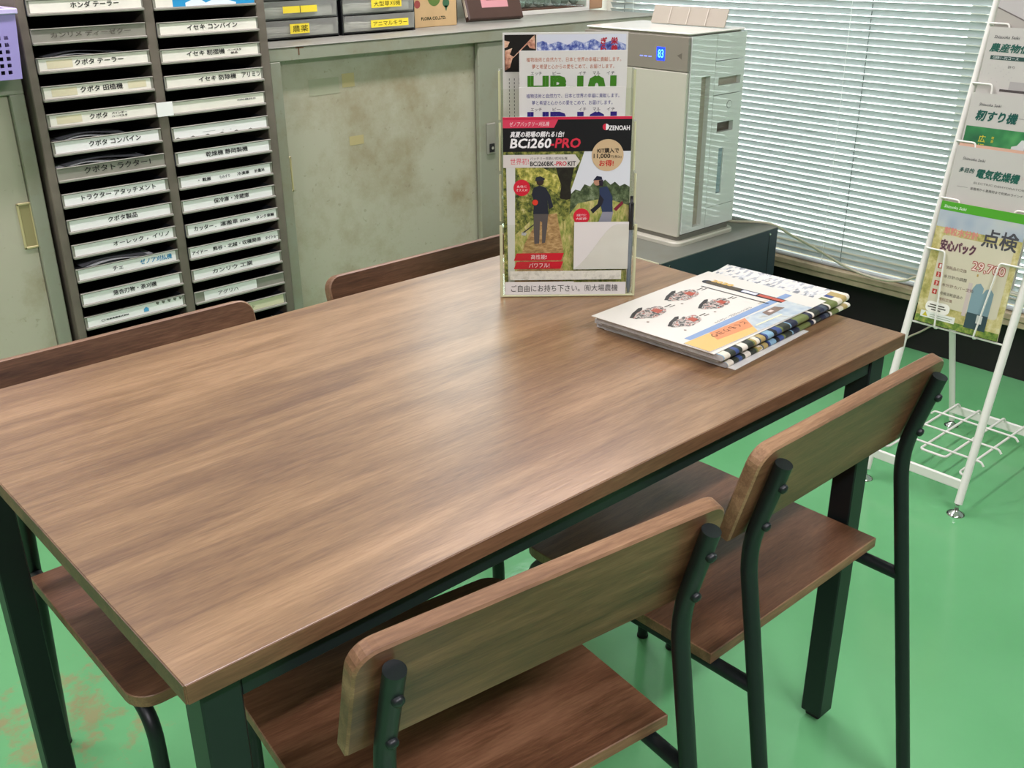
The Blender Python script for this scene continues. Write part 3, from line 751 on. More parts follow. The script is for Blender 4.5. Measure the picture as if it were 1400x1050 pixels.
# kraft carton
ct = thing('carton', 'kraft cardboard carton with green and red print beside the clear drawers', 'carton', (1.90, 2.12, ZT))
kr = mat('kraft_card', '#c6a878', rough=.75, var=.05, scale=25)
MB().box((1.812, 2.05, ZT), (1.984, 2.20, ZT + .21), kr, .0015).build('box', ct)
p_ = Print((1.812, 2.05, ZT), (1, 0, 0), (0, 0, 1))
p_.text('FLORA CO.,LTD.', .026, .020, .0105, '#22301a', 1, w=.10, bold=.0004)
gl = '#5f7a3c'
p_.disc(.080, .088, .026, gl, 1); p_.disc(.128, .070, .014, '#3f6a4a', 1, 20); p_.poly([(.121, .062), (.135, .062), (.128, .044)], '#3f6a4a', 1); p_.disc(.012, .070, .012, '#9a4a44', 1)
p_.build('print', ct)
tag(MB().prism(rrect(-.022, -.03, .022, .03, .006), 0, .16, M_BLKP, T=Matrix.Translation((2.012, 2.135, ZT)), bevel=.002).prism(rrect(-.016, -.02, .016, .02, .006), .161, .185, M_BLKP, T=Matrix.Translation((2.012, 2.135, ZT)), bevel=.002).build('black_canister', None, origin=(2.012, 2.135, ZT)), 'black canister between the kraft carton and the brown plaque', 'canister')
# wooden plaque leaning back
pl = thing('award_plaque', 'dark brown wooden award plaque with pink plate, leaning back on the green cabinet', 'plaque', (2.15, 2.09, ZT))
T = Matrix.Translation((2.032, 2.055, ZT + .0072)) @ Matrix.Rotation(math.radians(-8), 4, 'Z') @ Matrix.Rotation(math.radians(68), 4, 'X')
br = mat('dark_brown_plaque_wood', '#4a352c', rough=.4, var=.1, scale=12)
MB().prism([(0, 0), (.218, 0), (.218, .28), (0, .28)], -.012, .016, br, T=T, bevel=.004).build('board', pl)
MB().box((-.0012, .012, -.002), (.0, .27, .010), mat('cream_edge', '#d9cfb8', rough=.5), T=T).build('inlay', pl)
U_ = (T.to_3x3() @ V((1, 0, 0))); W_v = (T.to_3x3() @ V((0, 1, 0)))
p_ = Print(T @ V((0, 0, .0161)), U_, W_v)
p_.rect(.058, .037, .163, .19, mat('pink_plate', '#c98f92', rough=.35), 0); p_.text('賞', .110, .115, .03, '#70454a', 1, align='c'); p_.rect(.075, .072, .148, .075, '#70454a', 1); p_.rect(.080, .060, .143, .062, '#70454a', 1)
p_.build('plate', pl)
# display case with stones
dc = thing('display_case', 'white framed glass display case of grey green stones by the window', 'display case', (2.575, 2.225, ZT))
cx0, cx1, cy0, cy1, cz1 = 2.372, 2.748, 2.185, 2.275, ZT + .17
m = MB()
for a, b_ in (((cx0, cy0, ZT), (cx1, cy0 + .012, ZT + .014)), ((cx0, cy0, cz1 - .014), (cx1, cy0 + .012, cz1)), ((cx0, cy0, ZT + .014), (cx0 + .014, cy0 + .012, cz1 - .014)), ((cx1 - .014, cy0, ZT + .014), (cx1, cy0 + .012, cz1 - .014)), ((cx0, cy1 - .006, ZT), (cx1, cy1, cz1)), ((cx0, cy0 + .012, ZT), (cx0 + .006, cy1 - .006, cz1)), ((cx1 - .006, cy0 + .012, ZT), (cx1, cy1 - .006, cz1)), ((cx0 + .006, cy0 + .012, ZT), (cx1 - .006, cy1 - .006, ZT + .006))): m.box(a, b_, M_WHITE, .001)
m.build('case_frame', dc)
MB().box((cx0 + .014, cy0 + .012, ZT + .0062), (cx1 - .014, cy1 - .007, ZT + .020), mat('reddish_brown_baize', '#7c4a3a', rough=.8)).build('base_board', dc)
MB().box((cx0 + .014, cy0 + .004, ZT + .0145), (cx1 - .014, cy0 + .006, cz1 - .0145), clear('case_glass', '#eef4f0', .03)).build('glass_front', dc)
MB().box((cx0 + .001, cy0 + .001, cz1 + .0002), (cx1 - .001, cy1 - .001, cz1 + .0025), MATS['case_glass']).build('glass_top', dc)
M_STONE = mat('grey_green_stone', '#99a296', rough=.4, var=.4, scale=40)
def stone(x, y, r, i):
    bm = bmesh.new(); bmesh.ops.create_icosphere(bm, subdivisions=2, radius=1)
    random.seed(i)
    sx, sy, sz = r * (.9 + random.random() * .3), r * (.75 + random.random() * .3), r * (.9 + random.random() * .5)
    vs = [(v.co.x * sx * (1 + random.uniform(-.1, .1)), v.co.y * sy * (1 + random.uniform(-.1, .1)), v.co.z * sz * (1 + random.uniform(-.1, .1))) for v in bm.verts]
    bm.verts.index_update(); zm = min(v[2] for v in vs)
    fs = [[v.index for v in f.verts] for f in bm.faces]; bm.free()
    me = MB().add([(a, b_, c - zm) for a, b_, c in vs], fs, M_STONE, True)
    o = me.build('stone', None); o.location = (x, y, ZT + .0203)
    return o
names = ['leftmost', 'second from left', 'third from left', 'fourth from left', 'fifth from left', 'sixth from left', 'rightmost']
for i in range(7):
    tag(stone(cx0 + .050 + i * .046, 2.222 + (i % 2) * .012, .019 + .004 * (i * 7 % 3), 40 + i), 'small grey green stone in the display case, ' + names[i], 'stone', 'stones in the display case')
tag(MB().lathe([(.012, 0), (.018, .003), (.0185, .09), (.012, .11), (.012, .13)], M_WHITE, (0, 0, 0), 20).build('white_jar', None), 'slim white jar left of the display case', 'jar').location = (2.345, 2.215, ZT)

# ------------------------------------------------------------------ black low cabinet and air purifier
M_NAVY = mat('dark_slate_steel', '#2c3b44', rough=.45, var=.06, scale=8)
M_NTOP = stained_paint('dusty_grey_green_top', '#73756a', '#6a6455', .5, scale=7)
bc = thing('low_cabinet', 'dark slate low steel cabinet under the air purifier', 'cabinet', (2.3, 1.47, 0))
lx0, lx1, ly0, ly1, lz = 2.006, 2.602, 1.163, 1.80, .434
b = MB(); b.box((lx0 + .012, ly0 + .002, .02), (lx1 - .002, ly1, lz - .003), M_NAVY, .002)
b.box((lx0 + .002, ly0, 0), (lx1, ly0 + .0019, lz - .022), M_NAVY); b.build('body', bc)
MB().box((lx0, ly0 - .001, lz - .0028), (lx1 + .001, ly1, lz), M_NTOP, .001).box((lx0 + .001, ly0 - .0012, lz - .022), (lx1, ly0 + .0015, lz - .003), M_NAVY).build('top', bc)
MB().box((lx0 - .003, ly0 + .004, lz - .006), (lx0 - .0002, ly1, lz + .0015), mat('cream_edge_trim', '#ddd5b8', rough=.5)).build('edge_trim', bc)
for i, z_ in enumerate((.03, .165, .30)):
    dr = MB().box((lx0 - .004, ly0 + .006, z_), (lx0 + .0115, ly1 - .006, z_ + .122), M_NAVY, .002).build('drawer', bc)
    MB().box((lx0 - .014, 1.42, z_ + .085), (lx0 - .0045, 1.54, z_ + .097), M_CHROME, .003).build('handle', dr)
for (x, z_) in ((2.05, .417), (2.56, .417)): MB().lathe([(.004, 0), (.003, .002)], M_CHROME, T=Matrix.Translation((x, ly0 - .0013, z_)) @ Matrix.Rotation(math.pi / 2, 4, 'X'), seg=10).build('screw', bc)
MB().box((lx1 - .045, ly0 - .0006, .01), (lx1 - .042, ly0 - .0001, lz - .023), mat('seam_dark', '#15191c', rough=.6)).build('seam', bc)

M_PUR = mat('glossy_white_plastic', '#dcdfd9', rough=.025, spec=1.0, bump=.035, bscale=11)
M_PURF = mat('matt_cream_panel', '#c6c3b2', rough=.40)
M_PURT = mat('taupe_display_panel', '#8f887b', rough=.35)
ap = thing('air_purifier', 'white upright air purifier with blue 83 display on the low cabinet', 'air purifier', (2.32, 1.46, lz))
px0, px1, py0, py1, pz0, pz1 = 2.188, 2.462, 1.247, 1.668, lz + .030, 1.056
def loft(m, rings, mt, smooth=False):
    n = len(rings[0]); vs = [p for r in rings for p in r]
    fs = [[r * n + i, r * n + (i + 1) % n, (r + 1) * n + (i + 1) % n, (r + 1) * n + i] for r in range(len(rings) - 1) for i in range(n)]
    fs.append(list(range(n))[::-1]); fs.append([(len(rings) - 1) * n + i for i in range(n)])
    m.add(vs, fs, mt, smooth)
# base skirt
m = MB(); o_ = rrect(px0 - .020, py0 - .012, px1 + .004, py1 + .012, .03)
loft(m, [[(x, y, lz + .0003) for x, y in o_], [(x, y, lz + .010) for x, y in o_], [((x - 2.325) * .985 + 2.325, (y - 1.4575) * .985 + 1.4575, lz + .0135) for x, y in o_]], M_PURF)
m.prism(rrect(px0 + .004, py0 + .006, px1 - .004, py1 - .006, .02), lz + .0137, lz + .0295, mat('purifier_shadow_gap', '#6f6d62', rough=.5))
m.build('base', ap)
# body: with side recess, built from slabs so that the grip groove is real
gx0, gx1, gz0, gz1 = 2.254, 2.296, .482, .935      # grip groove on the side
m = MB()
m.prism(rrect(px0 + .012, py0 + .018, px1, py1, .010), pz0, pz1, M_PURF, bevel=.002)
m.build('body', ap)
def side_panel(x0, x1, z0, z1, holes, name, mt, y=py0, th=.0175, rb=.001):
    """panel in the X-Z plane with rectangular holes left open"""
    xs = sorted({x0, x1, *[h[0] for h in holes], *[h[1] for h in holes]}); zs = sorted({z0, z1, *[h[2] for h in holes], *[h[3] for h in holes]})
    m = MB()
    for i in range(len(xs) - 1):
        for j in range(len(zs) - 1):
            cx, cz = (xs[i] + xs[i + 1]) / 2, (zs[j] + zs[j + 1]) / 2
            if any(h[0] < cx < h[1] and h[2] < cz < h[3] for h in holes): continue
            m.box((xs[i], y, zs[j]), (xs[i + 1], y + th, zs[j + 1]), mt)
    return m.build(name, ap)
side_panel(px0 + .013, 2.3165, pz0 + .004, pz1 - .004, [(gx0, gx1, gz0, gz1)], 'side_panel', M_PUR)
pt = side_panel(2.3180, px1 - .001, .532, .874, [(2.345, 2.425, .762, .792), (2.362, 2.386, .570, .712)], 'tank_panel', M_PUR)
side_panel(2.3180, px1 - .001, pz0 + .004, .5305, [], 'lower_side_panel', M_PUR)
side_panel(2.3180, px1 - .001, .876, .974, [(2.336, 2.446, .902, .926)], 'filter_panel', M_PUR)
side_panel(2.3180, px1 - .001, .976, pz1 - .004, [], 'upper_side_panel', M_PUR)
MB().box((2.3625, py0 + .002, .5705), (2.3855, py0 + .0174, .7115), mat('smoky_blue_tank_window', '#8ea2a6', rough=.2), .002).build('tank_window', pt)
g_ = mat('taupe_recess', '#a8a190', rough=.5)
m = MB(); m.box((gx0, py0 + .0165, gz0), (gx1, py0 + .0175, gz1), g_); m.build('grip_recess', ap)
m = MB(); m.box((2.345, py0 + .0155, .762), (2.425, py0 + .0175, .792), mat('dark_recess', '#54483c', rough=.5)); m.build('tank_grip', ap)
m = MB(); m.box((2.336, py0 + .0155, .902), (2.446, py0 + .0175, .926), g_); m.build('filter_grip', ap)
m = MB(); m.lathe([(.011, 0), (.011, .0006), (.0095, .0007)], M_PUR, T=Matrix.Translation((2.398, py0, .842)) @ Matrix.Rotation(math.pi / 2, 4, 'X'), seg=24); m.lathe([(.0122, 0), (.0122, .0003)], mat('seam_dark', '#15191c'), T=Matrix.Translation((2.398, py0, .842)) @ Matrix.Rotation(math.pi / 2, 4, 'X'), seg=24); m.build('release_button', ap)
# front (faces the table)
MB().prism(rrect(py0 + .003, pz0 - .004, py1 - .003, .952, .006), 0, .0115, M_PURF, T=Matrix.Translation((px0 + .0115, 0, 0)) @ Matrix(((0, 0, -1, 0), (1, 0, 0, 0), (0, 1, 0, 0), (0, 0, 0, 1))), bevel=.002).build('front_panel', ap)
dp = MB().prism(rrect(py0 + .003, .954, py1 - .003, pz1 - .006, .003), 0, .0115, M_PURT, T=Matrix.Translation((px0 + .0115, 0, 0)) @ Matrix(((0, 0, -1, 0), (1, 0, 0, 0), (0, 1, 0, 0), (0, 0, 0, 1))), bevel=.001).build('display_panel', ap)
p_ = Print((px0, py1, .954), (0, -1, 0), (0, 0, 1))
blue = mat('blue_display_glow', '#1030ff', emit='#1436ff', estr=2.2); cyan = mat('cyan_digit_glow', '#60d0ff', emit='#58d0ff', estr=2.2)
cu = py1 - 1.352
p_.rect(cu - .016, .026, cu + .016, .064, blue, 1); p_.build('display_screen', dp); p_.mb = MB(); p_.text('83', cu, .034, .023, cyan, 2, align='c', w=.021, bold=.0002); p_.build('digits', dp); p_.mb = MB()
led = mat('violet_led', '#8090ff', emit='#7f8cff', estr=1.0)
for q in (-.075, -.058, -.041):
    p_.rect(cu + q - .006, .033, cu + q + .006, .036, led, 1); p_.build('indicator_light', dp); p_.mb = MB()
p_.poly([(cu + .062, .044), (cu + .080, .052), (cu + .080, .034)], '#6f695e', 1); p_.build('arrow_mark', dp); p_.mb = MB()
# top with outlet, louvre standing open
m = MB(); m.prism(rrect(px0 + .002, py0 + .002, px1 + .001, py1 - .001, .012), pz1 + .0002, pz1 + .006, mat('cream_gloss_top', '#dcd9ce', rough=.16, bump=.1, bscale=8), bevel=.003); m.build('top_cover', ap)
T = Matrix.Translation((2.375, 1.268, pz1 + .0085)) @ Matrix.Rotation(math.radians(90), 4, 'Z') @ Matrix.Rotation(math.radians(110), 4, 'X')
lv = MB().prism(rrect(0, 0, .288, .055, .005), -.002, .002, mat('taupe_louvre', '#a59d8e', rough=.4), T=T, bevel=.0008).build('louvre', ap)
for q in (.072, .144, .216): MB().box((q - .0015, .002, -.005), (q + .0015, .052, -.0021), mat('louvre_rib', '#c3bcae', rough=.4), T=T).build('rib', lv)
# cables
M_CABLE = mat('beige_cable', '#c6bfa6', rough=.5)
def smooth_path(pts, n=8):
    P = [V(p) for p in pts]; out = []
    for i in range(len(P) - 1):
        p0 = P[max(i - 1, 0)]; p1 = P[i]; p2 = P[i + 1]; p3 = P[min(i + 2, len(P) - 1)]
        for k in range(n):
            t = k / n
            out.append(.5 * ((2 * p1) + (p2 - p0) * t + (2 * p0 - 5 * p1 + 4 * p2 - p3) * t * t + (3 * p1 - p0 - 3 * p2 + p3) * t ** 3))
    return out + [P[-1]]
tag(MB().tube(smooth_path([(2.50, 1.45, lz + .0044), (2.54, 1.30, lz + .0044), (2.604, 1.20, lz + .0046), (2.70, 1.17, .385), (2.80, 1.13, .325), (2.868, 1.06, .268), (2.885, .98, .247), (2.885, .90, .2475), (2.886, .84, .262), (2.888, .78, .288), (2.888, .6, .30), (2.888, .2, .29)]), .0042, M_CABLE, 8).build('power_cable', None, origin=(2.6, 1.2, lz)), 'thin beige cable sagging from the low cabinet along the window sill', 'cable')
tag(MB().tube(smooth_path([(2.93, 1.6, .0035), (2.945, 1.2, .0035), (2.955, .90, .012), (2.960, .81, .060), (2.960, .69, .151), (2.958, .5, .185), (2.955, .2, .20)]), .0034, M_CABLE, 8).build('wall_cable', None, origin=(2.93, 1.2, 0)), 'thin beige cable climbing the dark wall behind the white rack', 'cable')

# ------------------------------------------------------------------ acrylic brochure holder on the table
HO = V((.8536, .5626, TH)); HD = V((.749, -.6626, 0)).normalized(); HN = V((-HD.y, HD.x, 0))
HT = Matrix((HD, HN, V((0, 0, 1)))).transposed().to_4x4(); HT.translation = HO
M_ACRYL = clear('clear_acrylic', '#fcfdfa', gloss=.0, rough=.04)
M_ACEDGE = mat('acrylic_edge_glow', '#c6c79e', rough=.15, spec=.7)
bh = thing('brochure_holder', 'clear acrylic four tier brochure holder standing on the table', 'brochure holder', tuple(HO + HD * .115 + HN * .06))
HW = .229; DEP = .030; TOPS = (.126, .205, .285, .365); BASES = (.0034, .052, .106, .150)
out_ = [(0, 0), (4 * DEP, 0), (4 * DEP, TOPS[3])]
for k in (3, 2, 1, 0): out_ += [(k * DEP, TOPS[k])] + ([(k * DEP, TOPS[k - 1])] if k else [])
SX = Matrix(((0, 0, 1, 0), (1, 0, 0, 0), (0, 1, 0, 0), (0, 0, 0, 1)))
for u in (0, HW - .003): MB().prism(out_, u, u + .003, M_ACRYL, T=HT @ SX).build('side_wall', bh)
SYm = Matrix(((1, 0, 0, 0), (0, 0, -1, 0), (0, 1, 0, 0), (0, 0, 0, 1)))
def front_outline():
    L_ = [(.003, .0005), (HW - .003, .0005), (HW - .003, TOPS[0]), (.196, TOPS[0])]
    for k in range(1, 11):
        t = k / 10; L_.append((.196 - t * .085, TOPS[0] - (TOPS[0] - .045) * (.5 - .5 * math.cos(math.pi * t ** .85))))
    for k in range(10, -1, -1):
        t = k / 10; L_.append((.033 + t * .070, TOPS[0] - (TOPS[0] - .045) * (.5 - .5 * math.cos(math.pi * t ** .85))))
    return L_ + [(.003, TOPS[0])]
MB().prism(front_outline(), -.0022, 0, M_ACRYL, T=HT @ SYm).build('front_wall', bh)
for k in (1, 2, 3):
    MB().box((.003, k * DEP, BASES[k - 1] - .003), (HW - .003, k * DEP + .002, TOPS[k] - .03), M_ACRYL, T=HT).build('divider', bh)
    MB().box((.003, k * DEP + .002, BASES[k] - .0025), (HW - .003, (k + 1) * DEP, BASES[k] - .0004), M_ACRYL, T=HT).build('tier_floor', bh)
MB().box((.003, 4 * DEP, .0005), (HW - .003, 4 * DEP + .0022, TOPS[3]), M_ACRYL, T=HT).build('back_wall', bh)
MB().box((.003, .0024, .0002), (HW - .003, 4 * DEP, .003), M_ACRYL, T=HT).build('bottom', bh)
m = MB()
m.tube([HT @ V((.0015, -.0012, .001)), HT @ V((.0015, -.0012, TOPS[0]))], .0026, M_ACEDGE, 8); m.tube([HT @ V((HW - .0015, -.0012, .001)), HT @ V((HW - .0015, -.0012, TOPS[0]))], .0026, M_ACEDGE, 8)
for k in (1, 2, 3):
    for u in (.0015, HW - .0015): m.tube([HT @ V((u, k * DEP, TOPS[k - 1])), HT @ V((u, k * DEP, TOPS[k]))], .0022, M_ACEDGE, 8)
m.tube([HT @ V((.0015, -.0016, .0022)), HT @ V((HW - .0015, -.0016, .0022))], .0022, M_ACEDGE, 8)
m.build('edges', bh)
p_ = Print(HO - HN * .0024, HD, (0, 0, 1))
p_.rect(.007, .0045, .125, .0275, M_PAPER, 0); p_.rect(.118, .0040, .214, .0260, M_PAPER, 1)
p_.text('ご自由にお持ち下さい。㈲大場農機', .0175, .0095, .0125, '#3a3a36', 4, w=.183)
p_.build('text_strip', bh)
p_ = Print(HO + HN * .0012, HD, (0, 0, 1))
p_.rect(.016, .0295, .206, .0455, splotch('marbled_strip', ['#cfcdbf', '#e6e4d8', '#dcdad0', '#c2c1b2'], 60, 3), 0)
p_.build('marbled_strip', bh)

def sheet(name, O, U, W, w, h, th, label, cat, group=None, mt=None):
    """a thin booklet standing or lying on a plane; returns (root, Print on its face)"""
    O = V(O); U = V(U).normalized(); W = V(W).normalized(); N = U.cross(W)
    t = thing(name, label, cat, tuple(O + U * w / 2), group)
    T = Matrix((U, W, N)).transposed().to_4x4(); T.translation = O
    MB().prism([(0, 0), (w, 0), (w, h), (0, h)], -th, 0, mt or M_PAPER, T=T).build('pages', t)
    return t, Print(O, U, W)
ZUP = V((0, 0, 1))
G_BR = 'brochures in the acrylic holder'
# front catalogue
t, P_ = sheet('catalogue', HO + HD * .0062 + HN * .0135 + ZUP * .0042, HD, ZUP, .210, .2975, .0016, 'glossy catalogue with black header and two outdoor workers, front pocket of the acrylic holder', 'catalogue', G_BR, mat('gloss_paper', '#eceae4', rough=.2))
def zu(x, y): return ((x - 686) / 179 * .21, .2975 - (y - 160) * .00124)
def zp(pts, m, l): P_.poly([zu(*q) for q in pts], m, l)
def zr(x0, y0, x1, y1, m, l):
    a = zu(x0, y1); b_ = zu(x1, y0); P_.rect(a[0], a[1], b_[0], b_[1], m, l)
def zt(s, x0, y0, x1, y1, m, l=6, **k):
    a = zu(x0, y1); b_ = zu(x1, y0); P_.text(s, a[0], a[1], b_[1] - a[1], m, l, w=b_[0] - a[0], **k)
LEAF = splotch('printed_foliage', ['#1c2412', '#3a481f', '#6f7a35', '#9a9a4c', '#c9c58a'], 120, 6)
GRASS = splotch('printed_dry_grass', ['#5a6a2c', '#8c9a48', '#b8b26a', '#d2c890'], 150, 5, (1, 1, .4))
PATHM = splotch('printed_path', ['#7d6038', '#a98a58', '#c9ac78'], 110, 5, (1, 1, 2.5))
PHOTO_BLUR = splotch('printed_far_trees', ['#1f2c1c', '#3c4e30', '#627450', '#98a88a'], 75, 5)
zr(686, 205, 865, 399, LEAF, 0)
zp([(800, 205), (865, 205), (865, 262), (780, 262)], '#d9e0e4', 1)
zp([(780, 290), (782, 262), (788, 256), (795, 258), (801, 249), (809, 252), (815, 245), (823, 249), (830, 243), (838, 250), (844, 246), (851, 252), (858, 249), (865, 253), (865, 290)], PHOTO_BLUR, 2)
zp([(772, 300), (792, 275), (830, 268), (865, 278), (865, 399), (772, 399)], GRASS, 3)
zp([(700, 320), (725, 298), (770, 292), (778, 399), (690, 399)], GRASS, 1)
zp([(738, 292), (762, 288), (774, 350), (782, 399), (696, 399), (716, 330)], PATHM, 2)
zp([(690, 209), (703, 209), (701, 399), (692, 399)], '#d3d6ce', 2)
zp([(760, 226), (786, 226), (783, 240), (781, 252), (783, 268), (776, 270), (766, 268), (768, 250), (764, 240)], splotch('printed_tree_trunk', ['#0e0f0b', '#1d1e16', '#2c2e20'], 90, 4), 2)
zp([(703, 226), (740, 226), (770, 240), (762, 262), (744, 250), (712, 244)], splotch('printed_sunlit_leaves', ['#55602a', '#8f943f', '#c4bf5f', '#e0d98e'], 140, 5), 1)
zr(686, 160, 865, 205, '#17181b', 4); zr(686, 160, 865, 163.5, '#cf2c4c', 5); zp([(686, 163), (763, 163), (757, 174), (686, 174)], '#d8405c', 5)
zt('ゼノアバッテリー刈払機', 695, 166, 750, 172, '#f2dfe2', slant=.15)
zt('真夏の現場の頼れる1台!', 696, 178.5, 770, 186, '#f2f2f2', slant=.2, bold=.00022)
zt('BCi260', 696, 188, 752, 200, '#f6f6f6', slant=.16, bold=.0005); zt('-PRO', 752, 188, 793, 200, '#d23348', slant=.16, bold=.0005)
a = zu(829, 173.5); P_.disc(a[0], a[1], .0052, '#f2f2f2', 6); P_.disc(a[0], a[1], .0054, '#cf2c44', 7, 16, 90, 270)
zt('ZENOAH', 833.5, 172, 862, 178, '#f2f2f2', bold=.0002)
zp([(686, 209), (787, 209), (794, 218), (788, 226), (686, 226)], '#d5d2cb', 5)
zt('世界初!', 696, 213.5, 722, 222, '#d8485c', 6); zt('バッテリー背負い式刈払機', 724, 212, 776, 216, '#33302c', 6); zt('BCi260BK', 724, 218, 757, 224, '#222222', 6, bold=.0002); zt('-PRO', 758, 218, 775, 224, '#c92f45', 6, bold=.0002); zt('KIT', 777, 218, 788, 224, '#222222', 6, bold=.0002)
a = zu(832.5, 210.5); P_.disc(a[0], a[1], .0262, mat('beige_print_disc', '#cdb48c', rough=.3), 6, 40)
zt('KIT購入で', 818, 201, 848, 207.5, '#1c1a18', 8, bold=.00016); zt('11,000', 813, 208.5, 836, 215, '#1c1a18', 8, bold=.0002); zt('円(税込)', 837, 210.5, 852, 215, '#1c1a18', 8); zt('お得!', 821, 217, 841, 225, '#c62828', 8, bold=.0002)
for (x, y, a1, a2) in ((712, 253, '女性に', 'オススメ!'), (797.5, 293, '造園プロに', '大好評!')):
    a = zu(x, y); P_.disc(a[0], a[1], .0138, '#cf2438', 6); zt(a1, x - 7, y - 3.5, x + 7, y - .2, '#f5e6e6', 8); zt(a2, x - 8, y + 1.2, x + 8, y + 4.8, '#f5e6e6', 8)
# two workers, back view and side view (printed)
zp([(729, 288), (750, 288), (748, 310), (745.5, 329), (741, 330), (741, 300), (738, 299), (737, 330), (730, 331), (729, 310)], '#56524e', 5)
zp([(729, 253), (737, 250), (746, 253), (752, 263), (757, 279), (751, 283), (748.5, 270), (750, 289), (728, 289), (730, 272), (726, 262)], '#262c36', 6)
a = zu(738, 245); P_.disc(a[0], a[1], .0062, '#3a2e28', 6); zp([(731, 244), (744, 243), (745, 240.5), (738, 237.5), (732, 239)], '#2b3038', 7)
a = zu(731, 273); P_.disc(a[0], a[1], .0048, '#d8402c', 8); zp([(729, 303), (730, 304), (714, 316), (712, 315)], '#3a3a3a', 6); zp([(712, 314), (719, 315), (717, 319), (711, 318)], '#b9bcc0', 6)
zp([(828, 286), (843, 286), (840, 301), (822, 301)], '#8d8f99', 5)
zp([(822, 254), (833, 252), (841, 266), (842, 287), (827, 287), (823, 270)], '#2e3c58', 6)
zp([(823, 263), (829, 270), (826, 278), (814, 289), (810, 284), (820, 276)], '#22242c', 7)
a = zu(819, 246); P_.disc(a[0], a[1], .0060, '#b58a70', 6); zp([(813, 244), (826, 243), (825, 239), (818, 238)], '#23283a', 7); zp([(821, 244), (827, 243), (827, 252), (822, 251)], '#2a2230', 7)
zp([(843, 283), (855, 272), (857, 276), (847, 286)], '#7c2638', 6)
zp([(704, 344), (773, 344), (769, 354.5), (700, 354.5)], '#c9202f', 6); zp([(704, 356), (772, 356), (768, 366.5), (700, 366.5)], '#c9202f', 6)
zt('高性能!', 725, 346, 748, 352.5, '#f5efef', 8); zt('パワフル!', 722, 358, 752, 364.5, '#f5efef', 8)
P_.build('cover_print', t)
# two white booklets
def hb(k, w_, off, top, color, tcol, label):
    z0 = BASES[k] + .0004; h_ = top - z0
    t, P2 = sheet('booklet', HO + HD * off + HN * (k * DEP + .012) + ZUP * z0, HD, ZUP, w_, h_, .0022, label, 'booklet', G_BR)
    P2.text('植物技術と自然力で、日本と世界の幸福に貢献します。', .012, h_ - .0175, .0070, tcol, 1, w=w_ - .022, rot=.0)
    P2.text('夢と希望と心からの愛をこめて、お届けします。', .021, h_ - .0285, .0070, tcol, 1, w=w_ - .042)
    for s, u0, u1 in (('エッチ', .020, .038), ('ピー', .056, .069), ('イチ', .099, .111), ('マル', .122, .134), ('イチ', .145, .158)): P2.text(s, u0 - .001, h_ - .0385, .0055, '#2a2a2a', 1, w=u1 - u0)
    for s, u0, u1 in (('HB', .016, .078), ('101', .098, .158)): P2.text(s, u0, h_ - .0780, .036, color, 1, w=u1 - u0, bold=.0026)
    P2.rect(.083, h_ - .063, .094, h_ - .057, color, 1)
    P2.build('cover_print', t)
hb(1, .1740, .0335, .3445, '#2c1f72', '#44408a', 'white booklet with purple lettering behind the black header catalogue')
hb(2, .1770, .0345, .3980, '#3f7d1c', '#c06a44', 'white booklet with green lettering, second row from the back of the holder')
# back magazine
z0 = BASES[3] + .0004; h_ = .4235 - z0
t, P2 = sheet('magazine', HO + HD * .0075 + HN * (3 * DEP + .012) + ZUP * z0, HD, ZUP, .208, h_, .003, 'tall magazine with blue mountain picture and dark photo, back pocket of the acrylic holder', 'magazine', G_BR)
P2.rect(.003, h_ - .062, .0555, h_ - .003, '#17130f', 1)
PEACH = splotch('printed_petals', ['#7a4c3a', '#c98f74', '#e9c0a2', '#f3dcc4'], 50, 3)
P2.poly([(.004, h_ - .028), (.016, h_ - .024), (.012, h_ - .034), (.018, h_ - .038), (.050, h_ - .006), (.053, h_ - .004), (.0545, h_ - .026), (.045, h_ - .024), (.041, h_ - .018), (.016, h_ - .041), (.012, h_ - .055), (.004, h_ - .060)], PEACH, 2)
P2.poly([(.003, h_ - .012), (.012, h_ - .014), (.008, h_ - .022), (.003, h_ - .024)], PEACH, 2)
P2.rect(.057, h_ - .030, .205, h_ - .003, '#d9dce6', 1)
P2.poly([(.057, h_ - .016), (.066, h_ - .013), (.080, h_ - .018), (.092, h_ - .014), (.108, h_ - .020), (.120, h_ - .012), (.135, h_ - .017), (.150, h_ - .010), (.165, h_ - .018), (.185, h_ - .012), (.205, h_ - .020), (.205, h_ - .030), (.057, h_ - .030)], splotch('printed_mountain', ['#1f2f78', '#4a5ea8', '#a8b4d4', '#eef0f6'], 110, 5), 2)
P2.text('栄', .180, h_ - .0190, .0105, '#b02230', 3, bold=.0004); P2.text('養', .180, h_ - .0310, .0105, '#b02230', 3, bold=.0004)
P2.text('ぎ', .163, h_ - .0190, .0105, '#b02230', 3, bold=.0004); P2.text('ら', .163, h_ - .0310, .0105, '#b02230', 3, bold=.0004)
for q in range(3):
    for r in range(12): P2.rect(.010 + q * .0085, h_ - .076 - r * .006, .0112 + q * .0085, h_ - .0725 - r * .006, '#6a6a66', 1)
P2.build('cover_print', t)
